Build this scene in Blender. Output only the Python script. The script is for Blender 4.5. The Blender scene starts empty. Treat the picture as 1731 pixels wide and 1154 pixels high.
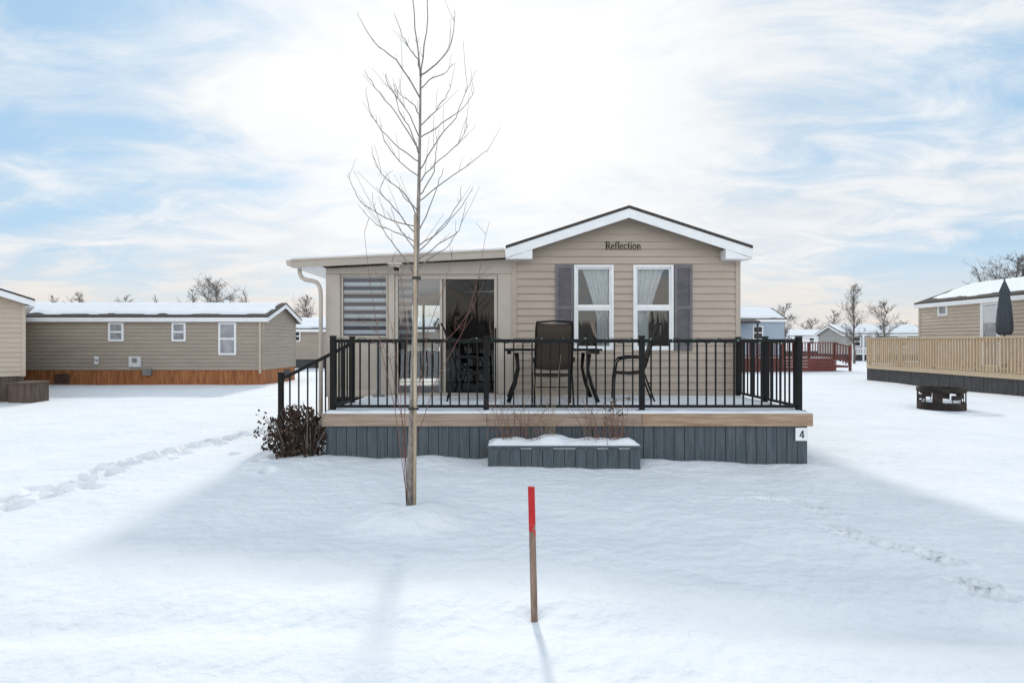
import bpy, bmesh, math, random
from mathutils import Vector, noise, Matrix
R = random.Random(11)
scene = bpy.context.scene
COL = scene.collection
F = 1000.0; H = 1.5; CX = 865.5; CY = 577.0
def P(px, py, Y): return Vector(((px-CX)*Y/F, Y, H-(py-CY)*Y/F))
def PX(px, Y): return (px-CX)*Y/F
def PZ(py, Y): return H-(py-CY)*Y/F
def V(*a): return Vector(a)
OFF = {}

# ------------------------------------------------------------------ materials
def mat(name, c1, c2=None, rough=.6, scale=8, stretch=(1,1,1), bump=0.0, bscale=None, metal=0.0, spec=.4, lo=.35, hi=.65, bdist=.01):
    m = bpy.data.materials.new(name); m.use_nodes = True
    nt = m.node_tree; N = nt.nodes; L = nt.links
    b = N['Principled BSDF']; b.inputs['Roughness'].default_value = rough; b.inputs['Metallic'].default_value = metal
    b.inputs['Specular IOR Level'].default_value = spec
    c2 = c2 or tuple(min(1, x*1.18) for x in c1)
    tc = N.new('ShaderNodeTexCoord'); mp = N.new('ShaderNodeMapping'); mp.inputs['Scale'].default_value = stretch
    L.new(tc.outputs['Object'], mp.inputs[0])
    nz = N.new('ShaderNodeTexNoise'); nz.inputs['Scale'].default_value = scale; nz.inputs['Detail'].default_value = 6
    nz.inputs['Roughness'].default_value = .6
    L.new(mp.outputs[0], nz.inputs['Vector'])
    rp = N.new('ShaderNodeValToRGB'); rp.color_ramp.elements[0].position = lo; rp.color_ramp.elements[1].position = hi
    rp.color_ramp.elements[0].color = (*c1, 1); rp.color_ramp.elements[1].color = (*c2, 1)
    L.new(nz.outputs[0], rp.inputs[0]); L.new(rp.outputs[0], b.inputs['Base Color'])
    if bump:
        n2 = N.new('ShaderNodeTexNoise'); n2.inputs['Scale'].default_value = bscale or scale*3; n2.inputs['Detail'].default_value = 5
        L.new(mp.outputs[0], n2.inputs['Vector'])
        bp = N.new('ShaderNodeBump'); bp.inputs['Strength'].default_value = bump; bp.inputs['Distance'].default_value = bdist
        L.new(n2.outputs[0], bp.inputs['Height']); L.new(bp.outputs[0], b.inputs['Normal'])
    return m
M = {}
M['snow'] = mat('snow', (.80,.81,.826), (.862,.866,.875), rough=.7, scale=1.1, bump=.9, bscale=10, spec=.2, bdist=.03)
M['snow2'] = mat('roof_snow', (.80,.81,.83), (.86,.865,.875), rough=.7, scale=2, bump=.3, bscale=9, spec=.2, bdist=.02)
M['siding'] = mat('tan_siding', (.435,.36,.297), (.485,.405,.337), rough=.55, scale=1.2, stretch=(1,1,6), bump=.15, bscale=30, spec=.25)
M['siding_b'] = mat('grey_tan_siding', (.345,.292,.242), (.395,.338,.28), rough=.6, scale=1, stretch=(1,1,6), spec=.25)
M['siding_c'] = mat('light_tan_siding', (.50,.415,.33), (.55,.46,.37), rough=.6, scale=1, stretch=(1,1,6), spec=.25)
M['siding_blue'] = mat('blue_siding', (.36,.43,.51), (.41,.48,.56), rough=.6, scale=1, stretch=(1,1,6))
M['siding_grey'] = mat('grey_siding', (.34,.33,.31), (.40,.38,.36), rough=.6, scale=1, stretch=(1,1,6))
M['beige'] = mat('beige_panel', (.41,.355,.302), (.46,.40,.342), rough=.5, scale=3, spec=.25)
M['beige2'] = mat('beige_trim', (.48,.42,.36), (.53,.465,.40), rough=.45, scale=4, spec=.25)
M['white'] = mat('white_trim', (.80,.80,.81), (.86,.86,.86), rough=.4, scale=5)
M['shingle'] = mat('brown_shingle', (.035,.028,.025), (.085,.07,.06), rough=.9, scale=30, bump=.6, bscale=50)
M['skirt'] = mat('slate_painted_wood', (.055,.070,.081), (.10,.118,.130), rough=.65, scale=4, stretch=(9,9,.7), bump=.4, bscale=10)
M['rim'] = mat('weathered_wood', (.30,.19,.125), (.48,.34,.235), rough=.75, scale=3, stretch=(.8,8,12), bump=.4, bscale=8)
M['rim2'] = mat('weathered_wood_grey', (.29,.205,.15), (.42,.325,.25), rough=.75, scale=3, stretch=(.8,8,12), bump=.4, bscale=8)
M['black'] = mat('black_metal', (.004,.004,.0045), (.008,.008,.0085), rough=.45, scale=20, spec=.22)
M['plate'] = mat('grey_metal', (.22,.22,.22), (.30,.30,.29), rough=.45, scale=8, metal=.4)
M['shutter'] = mat('mauve_grey_shutter', (.13,.12,.135), (.18,.165,.18), rough=.55, scale=6)
M['cedar'] = mat('orange_brown_skirting', (.24,.085,.030), (.44,.175,.065), rough=.75, scale=2, stretch=(5,5,.8), bump=.3)
M['brownskirt'] = mat('brown_skirting', (.085,.06,.047), (.135,.097,.075), rough=.8, scale=3, stretch=(5,5,.8), bump=.3)
M['pine'] = mat('pale_pine', (.50,.375,.245), (.62,.48,.33), rough=.7, scale=4, stretch=(5,5,1), bump=.2)
M['charcoal'] = mat('charcoal_skirting', (.045,.043,.045), (.075,.07,.07), rough=.8, scale=3, stretch=(4,4,1))
M['red'] = mat('red_brown_stain', (.125,.036,.030), (.19,.058,.047), rough=.7, scale=3, stretch=(3,3,1), bump=.2)
M['darkin'] = mat('interior_dark', (.07,.062,.055), (.11,.10,.09), rough=.8, scale=2)
M['floorin'] = mat('interior_floor', (.10,.07,.045), (.15,.10,.07), rough=.5, scale=3, stretch=(8,1,1))
M['dglass'] = mat('dark_glass', (.012,.014,.017), (.03,.034,.04), rough=.06, scale=1.5, spec=.6)
M['pglass'] = mat('pale_blind_glass', (.20,.21,.23), (.42,.43,.45), rough=.08, scale=2.2, spec=.5)
M['bark'] = mat('young_bark', (.17,.15,.13), (.36,.32,.275), rough=.85, scale=14, stretch=(3,3,1), bump=.6, bscale=40)
M['twig'] = mat('twig_bark', (.15,.138,.128), (.25,.225,.205), rough=.8, scale=20, spec=.2)
M['redtwig'] = mat('red_twig', (.16,.075,.060), (.25,.125,.10), rough=.7, scale=12, spec=.2)
M['fartree'] = mat('far_bark', (.12,.10,.09), (.18,.155,.14), rough=.9, scale=2, spec=.1)
M['farwood'] = mat('far_wood', (.22,.20,.19), (.32,.295,.285), rough=.9, scale=.3, spec=.1)
M['poletan'] = mat('stake_wood', (.38,.285,.195), (.58,.46,.335), rough=.75, scale=6, stretch=(6,6,.6), bump=.3)
M['leaf'] = mat('dead_leaf', (.020,.013,.010), (.085,.048,.032), rough=.85, scale=9)
M['leaf2'] = mat('dead_seed_heads', (.06,.038,.03), (.14,.09,.065), rough=.9, scale=12)
M['straw'] = mat('dry_straw', (.28,.195,.125), (.43,.315,.215), rough=.8, scale=8)
M['stalk'] = mat('brown_stalk', (.16,.08,.055), (.26,.145,.10), rough=.8, scale=8)
M['sling'] = mat('brown_sling_mesh', (.045,.034,.026), (.075,.058,.044), rough=.7, scale=60, bump=.4, bscale=160, spec=.2)
M['rust'] = mat('rusty_steel', (.014,.012,.0115), (.065,.043,.034), rough=.85, scale=6, bump=.4, lo=.4, hi=.78)
M['canvas'] = mat('slate_canvas', (.045,.055,.068), (.08,.092,.11), rough=.85, scale=9, stretch=(4,4,1), bump=.3)
M['green'] = mat('green_wire', (.01,.04,.022), (.02,.07,.04), rough=.5, scale=10)
M['bulb'] = mat('clear_bulb', (.35,.45,.40), (.5,.55,.5), rough=.15, scale=10)
M['text'] = mat('dark_lettering', (.005,.004,.004), (.007,.006,.006), rough=.7, spec=.05)
M['metalwhite'] = mat('white_box', (.62,.63,.63), (.7,.7,.7), rough=.4)
M['tie'] = mat('rubber_tie', (.03,.03,.03), (.05,.045,.04), rough=.7)
def curtain_mat():
    m = bpy.data.materials.new('sheer_curtain'); m.use_nodes = True; nt = m.node_tree; N = nt.nodes; L = nt.links
    out = N['Material Output']; N.remove(N['Principled BSDF'])
    d = N.new('ShaderNodeBsdfDiffuse'); d.inputs[0].default_value = (.93,.93,.95,1)
    t = N.new('ShaderNodeBsdfTranslucent'); t.inputs[0].default_value = (.8,.8,.82,1)
    tr = N.new('ShaderNodeBsdfTransparent')
    a = N.new('ShaderNodeMixShader'); a.inputs[0].default_value = .08
    b = N.new('ShaderNodeMixShader')
    nz = N.new('ShaderNodeTexNoise'); nz.inputs['Scale'].default_value = 30
    mr = N.new('ShaderNodeMapRange'); mr.inputs['To Min'].default_value = .0; mr.inputs['To Max'].default_value = .15
    L.new(nz.outputs[0], mr.inputs[0]); L.new(mr.outputs[0], b.inputs[0])
    L.new(d.outputs[0], a.inputs[1]); L.new(t.outputs[0], a.inputs[2]); L.new(a.outputs[0], b.inputs[1]); L.new(tr.outputs[0], b.inputs[2])
    L.new(b.outputs[0], out.inputs[0]); return m
M['curtain'] = curtain_mat()
def glass_mat(name, tint, k):
    m = bpy.data.materials.new(name); m.use_nodes = True; nt = m.node_tree; N = nt.nodes; L = nt.links
    out = N['Material Output']; N.remove(N['Principled BSDF'])
    tr = N.new('ShaderNodeBsdfTransparent'); tr.inputs[0].default_value = (tint*.97,tint,tint,1)
    gl = N.new('ShaderNodeBsdfGlossy'); gl.inputs['Roughness'].default_value = .012
    fr = N.new('ShaderNodeFresnel'); fr.inputs[0].default_value = 1.55
    mu = N.new('ShaderNodeMath'); mu.operation = 'MULTIPLY'; mu.inputs[1].default_value = k
    tc = N.new('ShaderNodeTexCoord'); nz = N.new('ShaderNodeTexNoise'); nz.inputs['Scale'].default_value = 1.5; nz.inputs['Detail'].default_value = 1
    bp = N.new('ShaderNodeBump'); bp.inputs['Strength'].default_value = .08; bp.inputs['Distance'].default_value = .05
    L.new(tc.outputs['Object'], nz.inputs['Vector']); L.new(nz.outputs[0], bp.inputs['Height']); L.new(bp.outputs[0], gl.inputs['Normal'])
    mx = N.new('ShaderNodeMixShader'); L.new(fr.outputs[0], mu.inputs[0]); L.new(mu.outputs[0], mx.inputs[0])
    L.new(tr.outputs[0], mx.inputs[1]); L.new(gl.outputs[0], mx.inputs[2]); L.new(mx.outputs[0], out.inputs[0]); return m
M['glass'] = glass_mat('window_glass', .95, 1.5)
M['glass_door'] = glass_mat('door_glass', .85, 2.3)
M['glass_shade'] = glass_mat('shade_tinted_door_glass', .45, .75)  # right pane tinted darker to stand in for the dim room behind
M['glass_clear'] = glass_mat('clear_glass', .96, .7)
def zebra_mat():
    m = bpy.data.materials.new('zebra_blind'); m.use_nodes = True; nt = m.node_tree; N = nt.nodes; L = nt.links
    b = N['Principled BSDF']; b.inputs['Roughness'].default_value = .8
    tc = N.new('ShaderNodeTexCoord'); sp = N.new('ShaderNodeSeparateXYZ'); L.new(tc.outputs['Object'], sp.inputs[0])
    d = N.new('ShaderNodeMath'); d.operation = 'DIVIDE'; d.inputs[1].default_value = .130
    f = N.new('ShaderNodeMath'); f.operation = 'FRACT'; L.new(sp.outputs[2], d.inputs[0]); L.new(d.outputs[0], f.inputs[0])
    rp = N.new('ShaderNodeValToRGB'); e = rp.color_ramp.elements
    e[0].position = .44; e[0].color = (.095,.082,.108,1); e[1].position = .50; e[1].color = (.62,.61,.66,1)
    x = e.new(.94); x.color = (.74,.73,.77,1); x = e.new(1.0); x.color = (.095,.082,.108,1)
    L.new(f.outputs[0], rp.inputs[0]); L.new(rp.outputs[0], b.inputs['Base Color']); return m
M['zebra'] = zebra_mat()
def redstake_mat():
    m = mat('half_red_stake', (.16,.10,.075), (.30,.21,.16), rough=.75, scale=9, stretch=(5,5,.8), bump=.5, bscale=22)
    nt = m.node_tree; N = nt.nodes; L = nt.links; b = N['Principled BSDF']
    src = b.inputs['Base Color'].links[0].from_socket
    tc = N.new('ShaderNodeTexCoord'); sp = N.new('ShaderNodeSeparateXYZ'); L.new(tc.outputs['Object'], sp.inputs[0])
    nz = N.new('ShaderNodeTexNoise'); nz.inputs['Scale'].default_value = 22; nz.inputs['Detail'].default_value = 3; L.new(tc.outputs['Object'], nz.inputs['Vector'])
    ma = N.new('ShaderNodeMath'); ma.operation = 'MULTIPLY_ADD'; ma.inputs[1].default_value = .30; L.new(nz.outputs[0], ma.inputs[0]); L.new(sp.outputs[2], ma.inputs[2])
    rp = N.new('ShaderNodeValToRGB'); e = rp.color_ramp.elements; e[0].position = .605; e[0].color = (0,0,0,1); e[1].position = .625; e[1].color = (1,1,1,1)
    L.new(ma.outputs[0], rp.inputs[0])
    mx = N.new('ShaderNodeMix'); mx.data_type = 'RGBA'
    n3 = N.new('ShaderNodeTexNoise'); n3.inputs['Scale'].default_value = 30; L.new(tc.outputs['Object'], n3.inputs['Vector'])
    r3 = N.new('ShaderNodeValToRGB'); r3.color_ramp.elements[0].color = (.36,.015,.018,1); r3.color_ramp.elements[1].color = (.60,.025,.03,1); L.new(n3.outputs[0], r3.inputs[0])
    L.new(rp.outputs[0], mx.inputs[0]); L.new(src, mx.inputs[6]); L.new(r3.outputs[0], mx.inputs[7])
    L.new(mx.outputs[2], b.inputs['Base Color']); return m
M['redstake'] = redstake_mat()

# ------------------------------------------------------------------ mesh helpers
class MB:
    def __init__(s): s.v = []; s.f = []
    def add(s, vs, fs):
        n = len(s.v); s.v += [tuple(v) for v in vs]; s.f += [tuple(i+n for i in f) for f in fs]
    def box(s, x0, x1, y0, y1, z0, z1):
        s.add([(x0,y0,z0),(x1,y0,z0),(x1,y1,z0),(x0,y1,z0),(x0,y0,z1),(x1,y0,z1),(x1,y1,z1),(x0,y1,z1)],
              [(0,3,2,1),(4,5,6,7),(0,1,5,4),(1,2,6,5),(2,3,7,6),(3,0,4,7)])
    def pbox(s, pl, u0, u1, d0, d1, z0, z1):
        c = [pl(u,d,z) for z in (z0,z1) for (u,d) in ((u0,d0),(u1,d0),(u1,d1),(u0,d1))]
        s.add(c, [(0,3,2,1),(4,5,6,7),(0,1,5,4),(1,2,6,5),(2,3,7,6),(3,0,4,7)])
    def prism(s, pts, ext):
        n = len(pts); ext = Vector(ext); a = [Vector(p) for p in pts]; b = [p+ext for p in a]
        s.add(a+b, [tuple(range(n))[::-1], tuple(range(n, 2*n))] + [(i, (i+1)%n, n+(i+1)%n, n+i) for i in range(n)])
    def bar(s, a, b, w, h):
        a = Vector(a); b = Vector(b); t = (b-a).normalized()
        up = Vector((0,0,1)) if abs(t.z) < .98 else Vector((0,1,0))
        sd = t.cross(up).normalized()*w/2; u = sd.cross(t).normalized()*h/2
        s.prism([a-sd-u, a+sd-u, a+sd+u, a-sd+u], b-a)
    def tube(s, pts, rad, n=6):
        pts = [Vector(p) for p in pts]; k = len(pts)
        if not isinstance(rad, (list, tuple)): rad = [rad]*k
        base = len(s.v); ref = None
        for i, p in enumerate(pts):
            t = (pts[min(i+1,k-1)]-pts[max(i-1,0)])
            if t.length < 1e-9: t = Vector((0,0,1))
            t.normalize()
            if ref is None: ref = Vector((1,0,0)) if abs(t.x) < .8 else Vector((0,1,0))
            a = (ref - t*ref.dot(t))
            if a.length < 1e-6: a = t.orthogonal()
            a.normalize(); ref = a; b = t.cross(a)
            for j in range(n):
                an = 2*math.pi*j/n
                s.v.append(tuple(p + (a*math.cos(an)+b*math.sin(an))*rad[i]))
        for i in range(k-1):
            for j in range(n):
                s.f.append((base+i*n+j, base+i*n+(j+1)%n, base+(i+1)*n+(j+1)%n, base+(i+1)*n+j))
        s.f.append(tuple(base+j for j in range(n))[::-1]); s.f.append(tuple(base+(k-1)*n+j for j in range(n)))
    def lathe(s, c, prof, n=20, pleat=None):
        base = len(s.v)
        for (r, z) in prof:
            for j in range(n):
                rr = r*(pleat(j,n,z) if pleat else 1); an = 2*math.pi*j/n
                s.v.append((c[0]+rr*math.cos(an), c[1]+rr*math.sin(an), c[2]+z))
        for i in range(len(prof)-1):
            for j in range(n):
                s.f.append((base+i*n+j, base+i*n+(j+1)%n, base+(i+1)*n+(j+1)%n, base+(i+1)*n+j))
        s.f.append(tuple(base+j for j in range(n))[::-1]); s.f.append(tuple(base+(len(prof)-1)*n+j for j in range(n)))
    def field(s, xs, ys, fn, skirt=None):
        base = len(s.v); nx = len(xs); ny = len(ys)
        for y in ys:
            for x in xs: s.v.append((x, y, fn(x, y)))
        for j in range(ny-1):
            for i in range(nx-1):
                a = base+j*nx+i; s.f.append((a, a+1, a+nx+1, a+nx))
        if skirt is not None:
            ring = [(i,0) for i in range(nx)]+[(nx-1,j) for j in range(1,ny)]+[(i,ny-1) for i in range(nx-2,-1,-1)]+[(0,j) for j in range(ny-2,0,-1)]
            b2 = len(s.v)
            for (i,j) in ring:
                q = s.v[base+j*nx+i]; s.v.append((q[0],q[1],skirt(q[0],q[1])))
            for k in range(len(ring)):
                k2 = (k+1)%len(ring); (i,j) = ring[k]; (i2,j2) = ring[k2]
                s.f.append((base+j*nx+i, b2+k, b2+k2, base+j2*nx+i2))
    def build(s, name, m, parent=None, smooth=False, bevel=0.0, recalc=True):
        off = OFF.get(parent.name, Vector()) if parent else Vector()
        me = bpy.data.meshes.new(name)
        me.from_pydata([(v[0]-off.x, v[1]-off.y, v[2]-off.z) for v in s.v], [], s.f)
        if recalc:
            bm = bmesh.new(); bm.from_mesh(me); bmesh.ops.recalc_face_normals(bm, faces=bm.faces); bm.to_mesh(me); bm.free()
        if smooth:
            me.polygons.foreach_set('use_smooth', [True]*len(me.polygons))
        me.materials.append(M[m] if isinstance(m, str) else m); me.update()
        o = bpy.data.objects.new(name, me); COL.objects.link(o)
        if parent: o.parent = parent
        OFF[o.name] = off.copy()
        if bevel:
            b = o.modifiers.new('bevel','BEVEL'); b.width = bevel; b.segments = 2; b.limit_method = 'ANGLE'
        return o
def tag(o, label, cat, group=None, kind=None):
    o['label'] = label; o['category'] = cat
    if group: o['group'] = group
    if kind: o['kind'] = kind
    return o
def thing(name, label, cat, loc, rotz=0, group=None, local=False):
    o = bpy.data.objects.new(name, None); COL.objects.link(o); o.location = loc; o.rotation_euler = (0,0,rotz)
    o.empty_display_size = .2; tag(o, label, cat, group)
    OFF[o.name] = Vector() if local else Vector(loc)
    return o
def copy_tree(o, parent=None):
    c = o.copy(); COL.objects.link(c); c.parent = parent
    for ch in list(o.children): copy_tree(ch, c)
    return c
def text(body, size, m, parent, loc, rot=(math.pi/2,0,0), name='lettering', squeeze=1.0, bold=0.0):
    cu = bpy.data.curves.new('lettering','FONT'); cu.body = body; cu.size = size; cu.align_x = 'CENTER'; cu.align_y = 'CENTER'; cu.extrude = .003; cu.offset = bold
    t = bpy.data.objects.new('lettering_curve', cu); COL.objects.link(t)
    me = bpy.data.meshes.new_from_object(t.evaluated_get(bpy.context.evaluated_depsgraph_get()))
    bpy.data.objects.remove(t); me.materials.clear(); me.materials.append(M[m])
    o = bpy.data.objects.new(name, me); COL.objects.link(o); o.parent = parent
    o.location = Vector(loc)-OFF.get(parent.name, Vector()); o.rotation_euler = rot; o.scale = (squeeze,1,1); return o
# serif lettering, drawn stroke by stroke
def arc(cx, cy, rx, ry, a0, a1, n=14):
    return [(cx+rx*math.cos(math.radians(a0+(a1-a0)*i/n)), cy+ry*math.sin(math.radians(a0+(a1-a0)*i/n))) for i in range(n+1)]
TK, TN, SR = .125, .05, .035
GL = {
 'R': (.78, [([(.17,0),(.17,1)],TK),([(.06,.02),(.30,.02)],SR),([(.06,.98),(.4,.98)],SR),(arc(.36,.74,.23,.235,90,-90),.09),([(.17,.505),(.37,.505)],TN),([(.38,.5),(.66,.03)],TK),([(.62,.02),(.76,.02)],SR)]),
 'e': (.58, [(arc(.29,.33,.21,.31,20,330),.085),([(.09,.38),(.49,.38)],TN)]),
 'f': (.40, [([(.17,0),(.17,.78)],TK*.9),(arc(.30,.80,.13,.19,180,35),.07),([(.05,.62),(.31,.62)],SR),([(.07,.02),(.28,.02)],SR)]),
 'l': (.32, [([(.16,0),(.16,1.02)],TK*.9),([(.06,.02),(.26,.02)],SR),([(.07,1.0),(.16,1.0)],SR)]),
 'c': (.54, [(arc(.29,.33,.21,.31,40,325),.085)]),
 't': (.40, [([(.18,.12),(.18,.84)],TK*.9),(arc(.28,.14,.10,.12,180,320),.06),([(.05,.62),(.33,.62)],SR)]),
 'i': (.32, [([(.16,0),(.16,.64)],TK*.9),([(.06,.02),(.26,.02)],SR),([(.07,.62),(.16,.62)],SR),([(.16,.83),(.16,.95)],TK)]),
 'o': (.62, [(arc(.31,.33,.22,.31,0,360,22),.085)]),
 'n': (.66, [([(.16,0),(.16,.64)],TK*.9),([(.06,.02),(.26,.02)],SR),([(.07,.62),(.16,.62)],SR),(arc(.33,.42,.17,.21,180,0),.07),([(.50,0),(.50,.43)],TK*.9),([(.41,.02),(.60,.02)],SR)]),
 '4': (.64, [([(.44,0),(.44,1)],.13),([(.42,.97),(.06,.30)],.11),([(.02,.27),(.60,.27)],.11)])}
def serif(body, capheight, total, m, parent, centre, name='lettering'):
    k = capheight; adv = sum(GL[c][0] for c in body); kx = total/adv; x = -total/2; mb = MB()
    for c in body:
        w, st = GL[c]
        for pts, th in st:
            q = [Vector((x+a*kx, 0, (b-.5)*k)) for a,b in pts]
            for i in range(len(q)-1):
                t = (q[i+1]-q[i])
                if t.length < 1e-6: continue
                t.normalize(); nn = Vector((-t.z,0,t.x))*th*k/2; e = t*th*k*.12
                mb.prism([centre+q[i]-e-nn, centre+q[i+1]+e-nn, centre+q[i+1]+e+nn, centre+q[i]-e+nn],(0,.004,0))
        x += w*kx
    return mb.build(name, m, parent)
def plane(o, U, N):
    o = Vector(o); U = Vector(U); N = Vector(N)
    return lambda u,d,z: o+U*u+N*d+Vector((0,0,z))
def siding(mb, pl, L, z0, ze, slope=None, holes=(), c=.12, proud=.022):
    zmax = ze + (slope*L/2 if slope else 0)
    def lim(z):
        if slope and z > ze:
            k = min((z-ze)/slope, L/2); return k, L-k
        return 0.0, L
    n = int(math.ceil((zmax-z0)/c))
    for i in range(n):
        a = z0+i*c; b = min(a+c, zmax)
        br = {a, b}
        for h in holes:
            for z in (h[2], h[3]):
                if a+1e-4 < z < b-1e-4: br.add(z)
        if slope and a+1e-4 < ze < b-1e-4: br.add(ze)
        br = sorted(br)
        for s, t in zip(br, br[1:]):
            ds = proud*(1-(s-a)/c); dt = proud*(1-(t-a)/c)
            l0, r0 = lim(s); l1, r1 = lim(t)
            segs = []; cur = (l0, l1)
            for h in sorted(holes):
                if h[2] < t-1e-4 and h[3] > s+1e-4:
                    segs.append((cur, (h[0], h[0]))); cur = (h[1], h[1])
            segs.append((cur, (r0, r1)))
            for (x0, x1) in segs:
                if x1[0]-x0[0] < 1e-4: continue
                mb.add([pl(x0[0],ds,s), pl(x1[0],ds,s), pl(x1[1],dt,t), pl(x0[1],dt,t)], [(0,1,2,3)])
                if s == a:
                    mb.add([pl(x0[0],0,s), pl(x1[0],0,s), pl(x1[0],ds,s), pl(x0[0],ds,s)], [(0,1,2,3)])
def boards(mb, pl, L, z0, z1, w=.14, d=.02, gap=.006, d0=0.0):
    n = max(1, int(round(L/w))); w = L/n
    for i in range(n):
        j = R.uniform(-.003,.003)
        mb.pbox(pl, i*w+gap/2, (i+1)*w-gap/2, d0, d0+d+j, z0, z1)
def window(parent, pl, u0, u1, z0, z1, pane='dglass', fm='white', fw=.05, d0=-.03, d1=.035, pd=.012, rail=True, name='window'):
    f = MB()
    f.pbox(pl,u0,u0+fw,d0,d1,z0,z1); f.pbox(pl,u1-fw,u1,d0,d1,z0,z1)
    f.pbox(pl,u0+fw,u1-fw,d0,d1,z0,z0+fw); f.pbox(pl,u0+fw,u1-fw,d0,d1,z1-fw,z1)
    if rail:
        zm = (z0+z1)/2; f.pbox(pl,u0+fw,u1-fw,d0+.005,d1-.008,zm-fw*.45,zm+fw*.45)
    fo = f.build(name, fm, parent, bevel=.004)
    p = MB(); p.pbox(pl,u0+fw,u1-fw,pd-.004,pd,z0+fw,z1-fw); po = p.build('pane', pane, fo)
    return fo
def lin(a, b, n): return [a+(b-a)*i/n for i in range(n+1)]

def house(label, loc, rotz, W, L, zs, ze, slope, oh, og, msid, mskirt, holesF=(), name='mobile_home', group='mobile homes around the snowy lot',
          snow=None, course=.12, boards_w=.15, snow_th=.07, roofm='shingle', bare=.15, fas=.15):
    root = thing(name, label, 'house', loc, rotz, group, local=True)
    pls = {'F': plane((-W/2,-L/2,0),(1,0,0),(0,-1,0)), 'B': plane((W/2,L/2,0),(-1,0,0),(0,1,0)),
           'L': plane((-W/2,L/2,0),(0,-1,0),(-1,0,0)), 'R': plane((W/2,-L/2,0),(0,1,0),(1,0,0))}
    for k in 'FBLR':
        mb = MB(); siding(mb, pls[k], W if k in 'FB' else L, zs, ze, slope if k in 'FB' else None, holesF if k == 'F' else (), c=course)
        mb.build('wall', msid, root, recalc=False)
    mb = MB()
    for k in 'FBLR': boards(mb, pls[k], W if k in 'FB' else L, -.2, zs-.004, w=boards_w, d=.02, d0=-.03)
    mb.build('skirting', mskirt, root)
    for sx in (-1,1):
        for sy in (-1,1):
            x = sx*W/2; y = sy*L/2; mb = MB()
            mb.box(min(x+sx*.026,x-sx*.05), max(x+sx*.026,x-sx*.05), min(y+sy*.026,y-sy*.05), max(y+sy*.026,y-sy*.05), zs-.01, ze-.02)
            mb.build('corner_trim', msid, root)
    t = .045; zr = ze+slope*W/2; E = W/2+oh; y0 = -L/2-og; y1 = L/2+og
    mb = MB()
    mb.prism([(0,y0-.03,zr),(-E,y0-.03,zr-slope*E),(-E,y0-.03,zr-slope*E+t),(0,y0-.03,zr+t),(E,y0-.03,zr-slope*E+t),(E,y0-.03,zr-slope*E)], (0,y1-y0+.06,0))
    mb.build('roof', roofm, root)
    mb = MB(); g = .003
    for (ya, yb) in ((y0-.02,y0),(y1,y1+.02)):
        mb.prism([(0,ya,zr-g),(-E,ya,zr-slope*E-g),(-E,ya,zr-slope*E-fas),(0,ya,zr-fas),(E,ya,zr-slope*E-fas),(E,ya,zr-slope*E-g)], (0,yb-ya,0))
    for s in (-1,1):
        a, b = sorted((s*E, s*(E-.02)))
        mb.box(a, b, y0+.001, y1-.001, zr-slope*E-fas, zr-slope*E-.002)
        a, b = sorted((s*(E-.022), s*W/2*1.0))
        if b-a > .01: mb.box(a, b, y0+.002, y1-.002, zr-slope*E-fas+.004, zr-slope*E-fas+.02)
    mb.build('fascia', 'white', root)
    if snow:
        mb = MB()
        sd = R.uniform(0,50)
        def fn(x,y):
            e = min(E-abs(x)-bare*.5, y-y0-.05, y1-y-.05)
            n1 = noise.noise((x*1.1+sd,y*1.1,0))*.5+noise.noise((x*3+sd,y*3,5))*.25
            k = (e-bare*max(0,.5+n1*1.6))/.12; k = max(-.3,min(1,k))
            return zr+t-slope*math.sqrt(x*x+.01)+.012+k*snow_th*(1+.4*n1)-(.03 if k < 0 else 0)
        mb.field(lin(-E+.01,E-.01,44), lin(y0,y1,int((y1-y0)/.12)), fn)
        so = mb.build('roof_snow', 'snow2', None, smooth=True); so.location = loc; so.rotation_euler = (0,0,rotz)
        tag(so, snow, 'snow', None, 'stuff')
    return root, pls

# ------------------------------------------------------------------ ground
TX, TY = PX(693,5.3), 5.3
dents = []
n = 30
for i in range(n):
    t = i/(n-1); y = 4.6+t*5.4; x = -4.55+.55*t+.06*math.sin(t*9)+(.09 if i%2 else -.09)+R.uniform(-.03,.03)
    dents.append((x, y+R.uniform(-.05,.05), R.uniform(.065,.09), R.uniform(.12,.16), R.uniform(-.3,.3), R.uniform(.10,.15)))
for i in range(30):
    t = R.random(); dents.append((-4.52+.5*t+R.gauss(0,.13), 4.7+t*5.2, R.uniform(.04,.08), R.uniform(.06,.13), R.uniform(0,3), R.uniform(.03,.06)))
for (px,py) in ((440,790),(395,778),(455,805),(372,762),(320,770)):
    Y = 1500/(py-577); dents.append((PX(px,Y), Y, .07,.11,.3,.07))
for (px,py,d) in ((1366,858,.06),(1390,868,.055),(1418,899,.065),(1450,912,.06),(1556,938,.065),(1590,952,.06),(1640,996,.065),(1672,1014,.06),(1285,832,.05),(1305,842,.045),(1500,925,.045),(1335,845,.05)):
    Y = 1500/(py-577); dents.append((PX(px,Y), Y, .05,.115,.95,d*1.65))
DY = {}
for d in dents:
    for k in range(int((d[1]-.5)*4), int((d[1]+.5)*4)+2): DY.setdefault(k, []).append(d)
def sm(a,b,x):
    t = max(0,min(1,(x-a)/(b-a))); return t*t*(3-2*t)
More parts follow.
